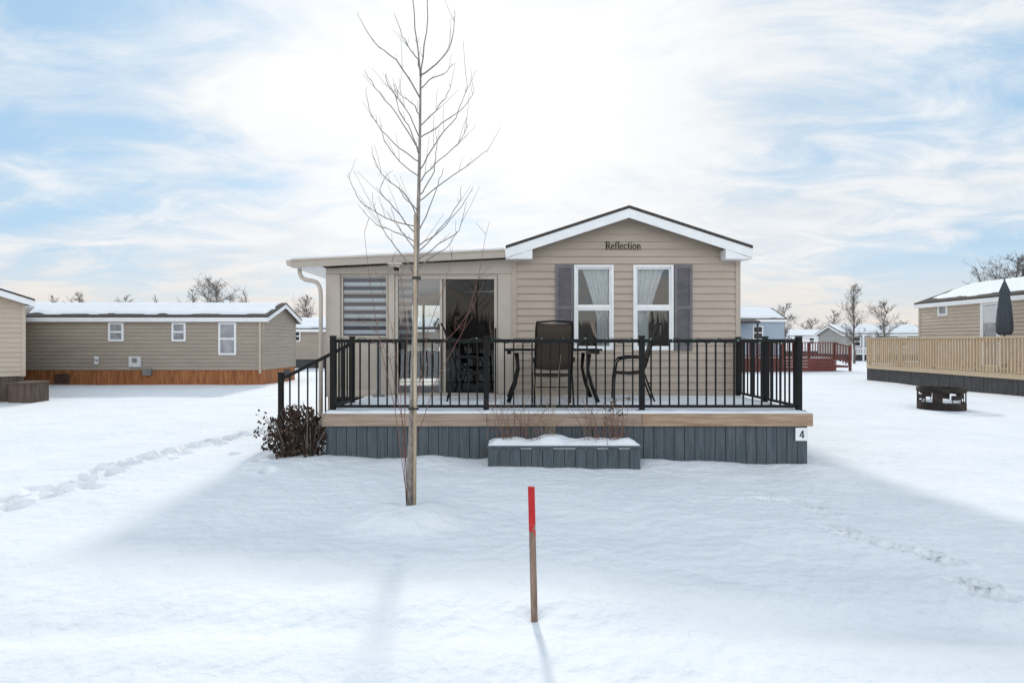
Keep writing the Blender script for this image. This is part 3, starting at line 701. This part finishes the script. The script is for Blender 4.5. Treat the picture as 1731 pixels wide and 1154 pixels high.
# ------------------------------------------------------------------ young tree
tree = thing('young_tree','slender bare young tree in the snow beside a pale support pole','tree',(TX,TY,0))
tp = [(693,866),(694,780),(697,690),(700,600),(703,500),(706,400),(708,320),(710,220),(711,130)]
wr = [6.6,5.8,5.2,4.7,4.2,3.6,2.9,2.2,1.6]
m = MB(); m.tube([P(a,b,TY) for a,b in tp],[w*.0053 for w in wr],10); m.build('trunk','bark',tree,smooth=True)
BR = [
 [(711,132),(703,95),(690,70),(672,35),(653,-14)],[(710,165),(668,100),(630,65),(601,18)],[(711,130),(706,60),(699,-30)],[(711,132),(722,60),(728,-22)],
 [(711,128),(745,90),(761,40),(762,-20)],[(710,240),(690,190),(650,130),(643,102)],[(710,255),(672,195),(635,150),(618,122)],[(710,275),(660,235),(622,185),(606,132)],
 [(709,300),(672,268),(640,222),(632,190)],[(710,215),(735,180),(752,145),(757,120)],[(710,235),(745,200),(780,165),(797,128)],[(709,290),(745,240),(775,215),(795,175)],
 [(708,310),(735,275),(772,240),(790,205)],[(708,340),(750,300),(796,262),(823,232)],[(707,385),(660,370),(610,340),(585,305),(573,277)],[(707,360),(680,325),(650,300),(638,270)],
 [(706,410),(672,392),(628,372),(598,342)],[(706,370),(690,340),(672,318),(665,300)],[(706,425),(740,385),(772,335),(775,300)],[(706,415),(735,398),(772,362),(800,318)],
 [(707,395),(725,355),(742,318),(752,290)],[(705,440),(742,415),(775,392),(790,345)],[(709,265),(698,230),(684,205),(680,180)],[(711,150),(730,128),(748,118),(763,95)],[(706,400),(665,350),(640,320),(655,290)],
 [(710,200),(695,170),(672,150),(660,125)],[(708,330),(730,300),(738,262),(741,235)],[(704,470),(680,430),(655,395),(640,350)],[(704,455),(730,432),(755,415),(770,385)],[(705,430),(690,405),(676,385),(668,360)]]
for i, b in enumerate(BR):
    lat = R.uniform(-.35,.35); m = MB(); n_ = len(b)
    pts = []
    for j in range(n_):
        y = TY+lat*j/(n_-1); p0 = P(*b[j],TY); pts.append(Vector((p0.x,y,p0.z)))
    fine = []
    for j in range(n_-1):
        for q in (0,.25,.5,.75):
            p0 = pts[max(j-1,0)]; p1 = pts[j]; p2 = pts[j+1]; p3 = pts[min(j+2,n_-1)]
            fine.append(.5*((2*p1)+(p2-p0)*q+(2*p0-5*p1+4*p2-p3)*q*q+(3*p1-p0-3*p2+p3)*q**3)+Vector((R.gauss(0,.004),R.gauss(0,.004),R.gauss(0,.004))))
    fine.append(pts[-1]); N_ = len(fine)
    top = i < 5
    m.tube(fine,[(.0040 if not top else .0054)*(1-k/(N_-1))**.8+.0016 for k in range(N_)],6)
    for k in range(2,N_):
        for _ in range(2):
            if R.random() > .22: continue
            d = (fine[k]-fine[k-1]).normalized(); sd = Vector((R.gauss(0,1),R.gauss(0,1),R.gauss(0,.5))).normalized()
            l = R.choice((.03,.04,.06,.10,.2,.26)); e = fine[k]+(d*.85+sd*.5)*l+Vector((0,0,l*.4))
            m.tube([fine[k],(fine[k]+e)/2+sd*.006,e],[.0018,.0015,.0011],4)
    m.build('branch','twig',tree,smooth=True)
for b in ([(690,850),(684,800),(670,690),(648,590),(630,480),(622,398)],[(688,855),(682,760),(676,660),(662,560),(640,470)],[(692,850),(705,740),(738,640),(782,560),(808,470),(821,395)],
          [(691,850),(698,700),(728,600),(770,560),(800,520),(808,500)],[(690,840),(680,720),(655,610),(628,560),(600,540)],[(691,845),(702,690),(720,560),(748,480),(760,430)],[(689,850),(684,700),(688,560),(676,470),(660,440)]):
    lat = R.uniform(-.3,.3); pts = [Vector((P(*q,TY).x, TY-.02+lat*j/(len(b)-1), P(*q,TY).z)) for j,q in enumerate(b)]
    m = MB(); m.tube(pts,[.0040-.0024*j/(len(b)-1) for j in range(len(b))],5)
    for j in range(2,len(b)):
        for _ in range(2):
            e = pts[j]+Vector((R.gauss(0,.06),R.gauss(0,.05),R.uniform(.03,.14))); m.tube([pts[j],e],[.0017,.0012],4)
    m.build('shoot','redtwig',tree,smooth=True)
m = MB(); m.tube([P(701,868,5.245),P(702,600,5.25),P(702,362,5.26)],[.0145,.0145,.0135],8); o = m.build('support_pole','poletan',None,smooth=True)
tag(o,'pale wooden support pole standing beside the young tree trunk','pole')
for py in (690,470):
    tie = MB(); c = P(699 if py > 600 else 704,py,5.275); k = 1 if py > 600 else .85; tie.lathe(c,[(.046*k,-.012),(.048*k,0),(.046*k,.012)],14); tie.build('tie','tie',tree)
# red stake
sk = MB(); a = P(903.5,1052,3.26); b = P(898,822,3.26)
sk.prism([a+V(-.0185,-.009,0),a+V(.0185,-.009,0),a+V(.0185,.009,0),a+V(-.0185,.009,0)], b-a)
o = sk.build('marker_stake','redstake',None,bevel=.002); tag(o,'weathered wooden marker stake with red painted top in foreground snow','stake')

# ------------------------------------------------------------------ left neighbours
Hs = house
th = math.radians(41); cw = 3.66; cl = 9
cc_ = Vector((-12.2,14.8,0)); U_ = Vector((math.cos(th),math.sin(th),0)); V_ = Vector((-math.sin(th),math.cos(th),0))
ctr = cc_-U_*cw/2+V_*cl/2
r1,p1 = Hs('light tan home cut off by the left edge of the photo, beside brown steps',ctr,th,cw,cl,.64,2.58,.36,.2,.25,'siding_c','brownskirt',snow='snow on roof of home at the far left edge',bare=.45,snow_th=.05)
st = thing('entry_steps','brown boxed wooden steps beside the home at left edge','steps',(-11.95,14.6,0))
sxa, sxb = PX(15,14.4), PX(51,14.4)
m = MB(); boards(m, plane((sxa,14.4,0),(1,0,0),(0,-1,0)), sxb-sxa, -.2, .47, w=.13, d=.02); boards(m, plane((sxb-.02,14.404,0),(0,1,0),(1,0,0)), .58, -.2, .47, w=.145, d=.02); m.build('side_boards','brownskirt',st)
m = MB(); m.box(sxa-.03,sxb+.03,14.35,15.0,.472,.51); m.build('tread','brownskirt',st)
LW=3.0; LL=10.4; xr=PX(445,20.5)
r2,p2 = Hs('long grey tan home with orange brown skirting and three small windows at left',(xr-LL/2,20.5+LW/2,0),math.pi/2,LW,LL,.516,2.38,.34,.16,.2,'siding_b','cedar',snow='snow on roof of the long home with orange brown skirting',bare=.25,snow_th=.035,boards_w=.2,course=.13)
def u2(px): return PX(px,20.5)-(xr-LL)
def z2(py): return PZ(py,20.5)
for (a,b,c,d) in ((184,210,577,545),(291,315,577,545),(370,400,600,545)): window(r2,p2['L'],u2(a),u2(b),z2(c),z2(d),pane='pglass',fw=.07,d0=0,d1=.05,pd=.03)
m = MB(); m.pbox(p2['L'],u2(220),u2(240),.016,.09,z2(620),z2(602)); bo = m.build('meter_box','metalwhite',r2,bevel=.01)
m = MB(); m.pbox(p2['L'],u2(227),u2(234),.091,.12,z2(612),z2(605)); m.build('meter_dial','plate',bo)
m = MB(); m.pbox(p2['L'],u2(244),u2(258),.0,.12,z2(634),z2(623)); m.build('utility_box','plate',r2,bevel=.01)
m = MB(); m.pbox(p2['L'],u2(160),u2(167),.016,.03,z2(615),z2(602)); so = m.build('number_plate','white',r2)
q = p2['L']((u2(160)+u2(167))/2,.034,(z2(615)+z2(602))/2); text('26',.13,'text',so,q,rot=(math.pi/2,0,-math.pi/2),name='digits')
m = MB()
for i in range(6): m.pbox(p2['L'],u2(92),u2(118),-.008,.02,z2(648)+i*.06,z2(648)+i*.06+.03)
m.build('vent_grille','charcoal',r2)
m = MB(); m.pbox(p2['F'],1.9,2.5,-.008,.02,.1,.42); m.build('vent_grille','charcoal',r2)
for px in (155,235,380):
    m = MB(); xx = PX(px,22); m.tube([(0.15,-(xx-(xr-LL/2)),2.85),(0.15,-(xx-(xr-LL/2)),3.05)],.09,10); m.build('roof_vent','white',r2)
m = MB(); m.pbox(p2['L'],LL-.12,LL-.05,.028,.08,.4,2.3); m.build('downspout','siding_c',r2)
r3,p3 = Hs('small grey tan home glimpsed between the long home and the sunroom',(-12.55+4,35,0),math.pi/2,3.4,8,.5,2.25,.34,.2,.2,'siding_b','charcoal',snow='snow on roof of small home glimpsed behind the downspout',bare=.1,snow_th=.06)
window(r3,p3['L'],.25,.65,1.5,2.1,fw=.06,d0=0,d1=.05,pd=.03)

# ------------------------------------------------------------------ right neighbours
r4,p4 = Hs('tan home with snowy roof behind the pale pine deck at right',(15.5+2.0,22.5-6,0),0,4.0,12,.55,2.95,.36,.12,.12,'siding_c','charcoal',snow='snow on roof of the home behind the pale pine deck',bare=.3,snow_th=.03)
def u4(px): return (22.5-15.5*1000/(px-CX))
window(r4,p4['L'],u4(1587),u4(1603),2.42,2.82,pane='pglass',fw=.07,d0=0,d1=.05,pd=.03,rail=False)
fo = window(r4,p4['L'],u4(1659),u4(1692),.62,2.80,pane='pglass',fw=.12,d0=0,d1=.05,pd=.03,rail=False,name='patio_door')
m = MB(); m.pbox(p4['L'],u4(1659)+.13,u4(1692)-.13,.031,.04,2.1,2.66); m.build('blind','metalwhite',fo)
m = MB(); m.tube([(.4,4.2,3.4),(.4,4.2,4.05)],.05,8); m.build('vent_pipe','charcoal',r4)
pd_ = thing('pine_deck','pale pine railed deck with charcoal skirting along the right home','deck',(14.6,18.5,0))
X0 = 13.9; Ya, Yb = 12.5, 23.2
m = MB(); boards(m, plane((X0+.04,Yb,0),(0,-1,0),(-1,0,0)), Yb-Ya, -.2, .45, w=.15, d=.02); boards(m, plane((X0+.05,Ya,0),(1,0,0),(0,-1,0)),1.4,-.2,.45,w=.15,d=.02); m.build('skirting','charcoal',pd_)
m = MB(); m.box(X0,15.45,Ya,Yb,.455,.60); m.build('floor','pine',pd_)
m = MB(); m.box(X0-.03,X0+.11,Ya,Yb,1.60,1.64); m.box(X0+.02,X0+.06,Ya,Yb,1.50,1.60); m.build('top_rail','pine',pd_)
m = MB(); m.box(X0+.02,X0+.06,Ya,Yb,.68,.77); m.build('bottom_rail','pine',pd_)
n_ = 88
for i in range(n_):
    y = Ya+.06+(Yb-Ya-.12)*i/(n_-1); m = MB(); m.box(X0-.02,X0+.018,y-.02,y+.02,.62,1.585); m.build('baluster','pine',pd_)
for i in range(7):
    y = Ya+.05+(Yb-Ya-.1)*i/6; m = MB(); m.box(X0+.062,X0+.15,y-.045,y+.045,.602,1.598); m.build('post','pine',pd_)
m = MB(); m.box(X0+.1,15.4,Yb-.05,Yb,1.60,1.64); m.box(X0+.1,15.4,Yb-.05,Yb,.68,.76)
for i in range(10): m.box(X0+.2+i*.13,X0+.235+i*.13,Yb-.045,Yb-.005,.755,1.605)
m.build('end_railing','pine',pd_)
# patio umbrella closed
ux, uy = 14.75, 14.75*1000/(1698-CX)
um = thing('patio_umbrella','closed slate grey patio umbrella standing on the pine deck','umbrella',(ux,uy,.6))
ztop = PZ(474,uy); zbot = PZ(566,uy)
m = MB(); hh = ztop-zbot
m.lathe((ux,uy,zbot),[(.13,0),(.18,.06*hh),(.185,.2*hh),(.17,.42*hh),(.14,.6*hh),(.11,.74*hh),(.13,.78*hh),(.09,.86*hh),(.045,.95*hh),(.015,hh)],32,lambda j,n,z: 1+.16*math.cos(j*2*math.pi*8/n+z*1.5)); m.build('canopy','canvas',um,smooth=True)
m = MB(); m.tube([(ux,uy,.6),(ux,uy,ztop+.05)],.02,8); m.build('pole','charcoal',um)
m = MB(); m.lathe((ux,uy,.6),[(.25,0),(.25,.05),(.06,.09),(.04,.25)],16); m.build('base','charcoal',um)
# fire pit
fy_ = 13.35; fxp = PX(1591,fy_); r_ = .46
fp = thing('fire_ring','dark rusty steel fire ring with cut out silhouettes holding snow','fire pit',(fxp,fy_,0))
def ring(z0,z1,th0=0,th1=2*math.pi,n=64,rr=r_,t=.012):
    b = MB(); vs=[]; fs=[]
    for i in range(n+1):
        a = th0+(th1-th0)*i/n
        for (q,z) in ((rr,z0),(rr,z1),(rr-t,z1),(rr-t,z0)): vs.append((fxp+q*math.cos(a),fy_+q*math.sin(a),z))
    for i in range(n):
        for k in range(4): fs.append((i*4+k,i*4+(k+1)%4,i*4+4+(k+1)%4,i*4+4+k))
    b.add(vs,fs); return b
ring(.38,.46,rr=r_+.012,t=.035).build('top_band','rust',fp); ring(-.05,.13).build('bottom_band','rust',fp)
pnl = MB(); NT = 150; NZ = 12; PB, PT = .13, .38
def keep(a,z):
    for k in range(4):
        if abs((a-(k*math.pi/2+math.pi/4)+math.pi)%(2*math.pi)-math.pi)*r_ < .10: return True
    for k in range(4):
        d = ((a-(k*math.pi/2+.05)+math.pi)%(2*math.pi)-math.pi)*r_
        if abs(d) < .12 and .22 < z < .31: return True
        if (abs(d-.1) < .018 or abs(d+.1) < .018) and PB < z < .24: return True
        if .09 < d < .17 and .29 < z < .35: return True
    if z > .36 or z < .15: return True
    return False
for i in range(NT):
    for j in range(NZ):
        a = (i+.5)/NT*2*math.pi; z = PB+(PT-PB)*(j+.5)/NZ
        if keep(a,z):
            a0 = i/NT*2*math.pi; a1 = (i+1)/NT*2*math.pi; z0 = PB+(PT-PB)*j/NZ; z1 = PB+(PT-PB)*(j+1)/NZ
            pnl.add([(fxp+(r_-.004)*math.cos(q),fy_+(r_-.004)*math.sin(q),z_) for (q,z_) in ((a0,z0),(a1,z0),(a1,z1),(a0,z1))],[(0,1,2,3)])
pnl.build('cutout_panel','rust',fp)
m = MB(); m.lathe((fxp,fy_,-.02),[(.42,0),(.42,.12),(.3,.20),(.1,.23)],24); o = m.build('fire_ring_snow','snow2',None,smooth=True); tag(o,'snow heaped inside the rusty fire ring','snow',None,'stuff')
# red deck
YRD = 29.4; rx0, rx1 = PX(1235,YRD), PX(1414,YRD)
rd = thing('red_deck','red brown railed deck in front of the pale blue home','deck',((rx0+rx1)/2,YRD+1.4,0))
m = MB()
for i in range(5): m.box(rx0,rx1,YRD,YRD+.03,-.05+i*.145,.085+i*.145)
for i in range(5): m.box(rx1-.03,rx1,YRD+.032,YRD+2.8,-.05+i*.145,.085+i*.145)
m.box(rx0,rx1-.05,YRD+.04,YRD+2.8,.55,.66); m.build('skirting','red',rd)
m = MB(); m.box(rx0,rx1+.03,YRD-.03,YRD+.1,1.43,1.47); m.box(rx0,rx1,YRD+.01,YRD+.05,.74,.80); m.box(rx1-.06,rx1+.03,YRD+.1,YRD+2.8,1.43,1.47); m.build('rail','red',rd)
n_ = 42
for i in range(n_):
    x = rx0+.05+(rx1-rx0-.1)*i/(n_-1); m = MB(); m.box(x-.022,x+.022,YRD-.02,YRD+.008,.70,1.428); m.build('baluster','red',rd)
for i in range(5):
    x = rx0+.05+(rx1-rx0-.1)*i/4; m = MB(); m.box(x-.045,x+.045,YRD+.052,YRD+.14,.665,1.428); m.build('post','red',rd)
m = MB(); xe = PX(1438,YRD); m.box(xe-.05,xe+.05,YRD,YRD+.1,-.05,1.33); m.bar((rx1,YRD+.05,1.43),(xe,YRD+.05,1.2),.08,.05); m.bar((rx1,YRD+.05,.75),(xe,YRD+.05,.42),.06,.08)
for i in range(5):
    f = (i+.5)/5; x = rx1+(xe-rx1)*f; m.box(x-.025,x+.025,YRD+.03,YRD+.06,.6-.35*f,1.40-.22*f)
m.box(rx1+.05,xe-.05,YRD+.12,YRD+1.3,.2,.3); m.build('stair','red',rd)
sn = MB(); sn.field(lin(rx0,rx1-.06,40),lin(YRD+.15,YRD+2.75,14),lambda x,y:.70+.03*noise.noise((x,y,2)),skirt=lambda x,y:.663)
o = sn.build('deck_snow','snow2',None,smooth=True); tag(o,'snow lying on the floor of the red brown deck','snow',None,'stuff')
bx1 = PX(1325,34)
r5,p5 = Hs('pale blue home with snowy roof behind the red brown deck',(bx1-4,34+1.8,0),math.pi/2,3.6,8,.5,2.82,.36,.15,.12,'siding_blue','charcoal',snow='snow on roof of the pale blue home',bare=.08,snow_th=.06)
window(r5,p5['L'],6.2,6.8,1.6,2.4,fw=.07,d0=0,d1=.05,pd=.03)
m = MB(); q = p5['L']
m.add([q(5.0,0,2.72),q(6.05,0,2.72),q(6.15,1.2,2.50),q(4.9,1.2,2.50),q(4.9,1.2,2.62),q(6.15,1.2,2.62),q(6.05,0,2.86),q(5.0,0,2.86)],[(0,1,2,3),(4,5,6,7),(3,2,5,4),(1,2,5,6),(0,3,4,7)])
m.pbox(q,6.0,6.08,1.05,1.13,.6,2.52); m.build('porch_canopy','charcoal',r5)
r6,p6 = Hs('distant white home low on horizon right of the pale blue home',(PX(1330,62)+2.9,64,0),math.pi/2,4,6.4,.5,2.1,.3,.2,.2,'white','charcoal',snow='snow on roof of the distant white home',bare=.05,snow_th=.07)
for u in (1.0,2.6,4.6): window(r6,p6['L'],u,u+.6,1.2,1.9,fw=.08,d0=0,d1=.05,pd=.03)
r7,p7 = Hs('grey home with white porch posts beyond the end of the pine deck',(PX(1428,46)+3.3,48,0),math.pi/2,3.8,6.6,.5,2.15,.34,.2,.2,'siding_grey','charcoal',snow='snow on roof of grey home with porch posts',bare=.05,snow_th=.07)
for u in (.6,2.0,4.2): window(r7,p7['L'],u,u+.7,1.1,1.9,fw=.08,d0=0,d1=.05,pd=.03)
for u in (.1,.9,1.7):
    m = MB(); m.pbox(p7['L'],u,u+.09,.9,.99,-.1,2.0); m.build('porch_post','white',r7)
m = MB(); m.pbox(p7['L'],.1,1.8,.9,.97,.95,1.02); m.pbox(p7['L'],.1,1.8,.9,.97,.5,.57)
for i in range(12): m.pbox(p7['L'],.2+i*.13,.24+i*.13,.91,.95,.56,.96)
m.build('porch_rail','white',r7)

# ------------------------------------------------------------------ background trees
def bare_tree(label, px, ytop, Y, wpx, seed, n=26, upright=.6, rm=.012):
    q = random.Random(seed); x = PX(px,Y); h = H+(CY-ytop)*Y/F; sp = wpx*Y/F/2; rm *= 1.4
    t = thing('bare_tree', label, 'tree', (x,Y,0), group='bare trees beyond the homes')
    tr = MB(); r0 = max(.05,h*.014)
    tpts = [Vector((x+q.gauss(0,.02)*h*k/6, Y+q.gauss(0,.02)*h*k/6, -.1+h*.93*k/6)) for k in range(7)]
    tr.tube(tpts,[r0*(1-k/6.6)+rm*.5 for k in range(7)],6); tr.build('trunk','fartree',t,smooth=True)
    cr = MB()
    for i in range(n):
        f = .22+.76*(i+q.random())/n; k = f*6; j = min(5,int(k)); s = tpts[j].lerp(tpts[j+1],k-j)
        a = q.uniform(0,6.283); rad = sp*(math.sin(math.pi*min(1,f*.85+.12))**.7)*q.uniform(.6,1.1)
        e = s+Vector((math.cos(a)*rad, math.sin(a)*rad, rad*upright*q.uniform(.7,1.6)+.05*h*(1-f)))
        if e.z > h: e.z = h-q.uniform(0,.08)*h
        m_ = s.lerp(e,.5)+Vector((q.gauss(0,.06),q.gauss(0,.06),q.gauss(0,.06)))*rad
        cr.tube([s,m_,e],[r0*.28*(1-f*.6)+rm*.35,rm*.6,rm*.35],4)
        for _ in range(11):
            c = q.random(); b = (s.lerp(m_,c*2) if c < .5 else m_.lerp(e,c*2-1)); d = (e-s).normalized()
            e2 = b+(d*.6+Vector((q.gauss(0,.6),q.gauss(0,.6),q.gauss(.3,.5))))*rad*q.uniform(.25,.6)
            cr.tube([b,e2],[rm*.4,rm*.25],3)
            for _ in range(4):
                b3 = b.lerp(e2,q.uniform(.3,1)); e3 = b3+Vector((q.gauss(0,.5),q.gauss(0,.5),q.gauss(.35,.5)))*rad*.27
                cr.tube([b3,e3],[rm*.30,rm*.22],3)
    cr.build('crown','fartree',t)
BT = [('broad bushy bare tree rising behind the long home with orange skirting',362,466,55,84,40,.5,.022),
 ('smaller bare tree touching the left side of the broad bushy tree',322,478,58,34,24,.7,.018),
 ('bare tree low behind left part of the long home roof',136,486,80,46,26,.5,.026),
 ('faint bare tree behind the long home, between low tree and bushy tree',212,492,88,40,22,.5,.026),
 ('thin spire shaped bare tree behind the long home left of the bushy tree',262,490,80,18,18,1.2,.024),
 ('thin bare tree just right of the broad bushy tree',414,486,70,34,20,.9,.020),
 ('bare tree at the left picture edge behind the left home roof',92,490,90,26,18,.8,.024),
 ('bare tree above the small home beside the sunroom',520,490,56,50,30,.5,.020),
 ('slim bare tree right of the pale blue home',1326,504,48,36,26,.7,.016),
 ('small bare tree above the distant white home',1372,534,80,34,22,.5,.022),
 ('bare tree above right end of the distant white home',1408,518,64,30,24,.7,.018),
 ('tall slender bare tree beside the grey porch home',1444,470,40,42,32,.8,.014),
 ('rounded bare tree between tall slender tree and pine deck',1495,502,42,44,32,.7,.014),
 ('small bare tree above the end of the grey home roof',1527,538,75,34,20,.5,.022),
 ('thin bare sapling poking above the right home roof',1652,440,48,44,18,.9,.016),
 ('dark dense bare tree above the roof at right edge',1722,424,44,110,46,.5,.022)]
for i,b in enumerate(BT): bare_tree(b[0],b[1],b[2],b[3],b[4],100+i,b[5],b[6],b[7])
fwd = MB(); q = random.Random(5)
for i in range(9000):
    a = q.uniform(-1.15,1.15) if i < 5600 else q.uniform(1.15,5.13); Y = q.uniform(150,230); x = Y*math.sin(a); yy = Y*math.cos(a)
    if i < 5600: x = Y*math.tan(a); yy = Y
    cx_, sx_ = (1,0) if i < 5600 else (math.cos(a),-math.sin(a))
    h = (3.0+2.6*max(0,noise.noise((x*.02,0,2))+.25)+q.uniform(0,1.8))*Y/190*(1 if i < 5600 else 2.2)
    w = q.uniform(.08,.35)*(1 if i < 5600 else 3); lean = q.gauss(0,.5)
    def pt(u,z): return (x+u*cx_, yy+u*sx_, z)
    fwd.add([pt(-w,-.5),pt(w,-.5),pt(lean+.05,h),pt(lean-.05,h)],[(0,1,2,3)])
    for _ in range(2):
        z = h*q.uniform(.3,.8); xx = lean*z/h; e = q.gauss(0,1.1); fwd.add([pt(xx,z-.1),pt(xx,z+.1),pt(xx+e,z+abs(e)*.8+.4)],[(0,1,2)])
o = fwd.build('distant_woods','farwood',None,recalc=False); tag(o,'low grey line of distant bare woods along horizon','woods',None,'stuff')

# ------------------------------------------------------------------ world, sun, camera
EL = math.radians(28); AZ = math.atan2(-.085,1.0)
sdir = Vector((math.sin(AZ)*math.cos(EL), math.cos(AZ)*math.cos(EL), math.sin(EL)))
w = bpy.data.worlds.new('World'); scene.world = w; w.use_nodes = True
nt = w.node_tree; N = nt.nodes; L = nt.links; N.clear()
out = N.new('ShaderNodeOutputWorld'); bg = N.new('ShaderNodeBackground'); bg.inputs[1].default_value = .1; L.new(bg.outputs[0], out.inputs[0])
sky = N.new('ShaderNodeTexSky'); sky.sky_type = 'NISHITA'; sky.sun_disc = False; sky.sun_elevation = EL; sky.sun_rotation = AZ
tc = N.new('ShaderNodeTexCoord')
nrm = N.new('ShaderNodeVectorMath'); nrm.operation = 'NORMALIZE'; L.new(tc.outputs['Generated'], nrm.inputs[0])
sp = N.new('ShaderNodeSeparateXYZ'); L.new(nrm.outputs[0], sp.inputs[0])
def math_(op, a, b=None, c=None, clamp=False):
    n = N.new('ShaderNodeMath'); n.operation = op; n.use_clamp = clamp
    for i, v in enumerate((a,b,c)):
        if v is None: continue
        if isinstance(v,(int,float)): n.inputs[i].default_value = v
        else: L.new(v, n.inputs[i])
    return n.outputs[0]
def mr(v, a, b, c=0, d=1):
    n = N.new('ShaderNodeMapRange'); n.interpolation_type = 'SMOOTHSTEP'; L.new(v, n.inputs[0])
    for i,x in zip((1,2,3,4),(a,b,c,d)): n.inputs[i].default_value = x
    return n.outputs[0]
zc = math_('ADD', math_('MAXIMUM', sp.outputs[2], 0.0), .16)
cb = N.new('ShaderNodeCombineXYZ'); L.new(math_('DIVIDE', sp.outputs[0], zc), cb.inputs[0]); L.new(math_('DIVIDE', sp.outputs[1], zc), cb.inputs[1])
def nz(scale, det, rough, dist, loc, sc=(1,1,1), rot=0):
    mp = N.new('ShaderNodeMapping'); mp.inputs['Location'].default_value = loc; mp.inputs['Scale'].default_value = sc; mp.inputs['Rotation'].default_value = (0,0,rot)
    L.new(cb.outputs[0], mp.inputs[0]); n = N.new('ShaderNodeTexNoise'); n.inputs['Scale'].default_value = scale; n.inputs['Detail'].default_value = det
    n.inputs['Roughness'].default_value = rough; n.inputs['Distortion'].default_value = dist; L.new(mp.outputs[0], n.inputs['Vector']); return n.outputs[0]
big = nz(.55,3,.5,.3,(3.1,1.7,0),(1,1.4,1),.35)
fine_ = nz(2.2,9,.62,.6,(1.3,4.2,0),(1,1.5,1),.5)
comb = math_('ADD', math_('MULTIPLY', big, .62), math_('MULTIPLY', fine_, .38))
dt = N.new('ShaderNodeVectorMath'); dt.operation = 'DOT_PRODUCT'; L.new(nrm.outputs[0], dt.inputs[0]); dt.inputs[1].default_value = sdir
glow = mr(dt.outputs['Value'], .86, .998)
comb2 = math_('ADD', comb, math_('MULTIPLY', glow, .08))
mask = mr(comb2, .37, .58)
low = mr(sp.outputs[2], .01, .17, 1, 0)
cc = N.new('ShaderNodeMix'); cc.data_type = 'RGBA'; L.new(mr(fine_, .32, .68), cc.inputs[0]); cc.inputs[6].default_value = (7.5,8.05,8.6,1); cc.inputs[7].default_value = (9.2,9.4,9.6,1)
c2 = N.new('ShaderNodeMix'); c2.data_type = 'RGBA'; L.new(low, c2.inputs[0]); L.new(cc.outputs[2], c2.inputs[6]); c2.inputs[7].default_value = (8.6,8.0,7.4,1)
c3 = N.new('ShaderNodeMix'); c3.data_type = 'RGBA'; L.new(glow, c3.inputs[0]); L.new(c2.outputs[2], c3.inputs[6]); c3.inputs[7].default_value = (10.2,10.2,10.2,1)
bl = N.new('ShaderNodeMix'); bl.data_type = 'RGBA'; bl.inputs[0].default_value = .78; L.new(sky.outputs[0], bl.inputs[6]); bl.inputs[7].default_value = (4.2,6.7,9.2,1)
fin = N.new('ShaderNodeMix'); fin.data_type = 'RGBA'
mk = math_('MAXIMUM', mask, math_('MULTIPLY', low, .85))
L.new(mk, fin.inputs[0]); L.new(bl.outputs[2], fin.inputs[6]); L.new(c3.outputs[2], fin.inputs[7])
# front lit cloud away from the sun; warm gain added to brighten the facade
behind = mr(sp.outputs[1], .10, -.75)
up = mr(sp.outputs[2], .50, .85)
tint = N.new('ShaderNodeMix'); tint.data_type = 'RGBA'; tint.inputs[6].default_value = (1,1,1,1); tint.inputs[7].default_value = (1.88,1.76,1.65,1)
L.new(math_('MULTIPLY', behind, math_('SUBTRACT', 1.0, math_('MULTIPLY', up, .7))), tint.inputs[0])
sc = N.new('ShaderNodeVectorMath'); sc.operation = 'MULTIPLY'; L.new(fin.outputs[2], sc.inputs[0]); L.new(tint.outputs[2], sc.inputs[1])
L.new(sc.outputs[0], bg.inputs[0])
sun = bpy.data.lights.new('sun','SUN'); sun.energy = 2.0; sun.angle = math.radians(4.5); sun.color = (1,.955,.89)
so = bpy.data.objects.new('sun', sun); COL.objects.link(so); so.rotation_euler = (-sdir).to_track_quat('-Z','Y').to_euler(); so.location = (0,0,30)
cam = bpy.data.cameras.new('camera'); cam.sensor_width = 36; cam.sensor_fit = 'HORIZONTAL'; cam.lens = 36*F/1731; cam.clip_end = 5000; cam.clip_start = .05
co = bpy.data.objects.new('camera', cam); COL.objects.link(co); co.location = (0,0,H); co.rotation_euler = (math.pi/2,0,0); scene.camera = co
scene.view_settings.view_transform = 'Standard'; scene.view_settings.look = 'None'; scene.view_settings.exposure = 0
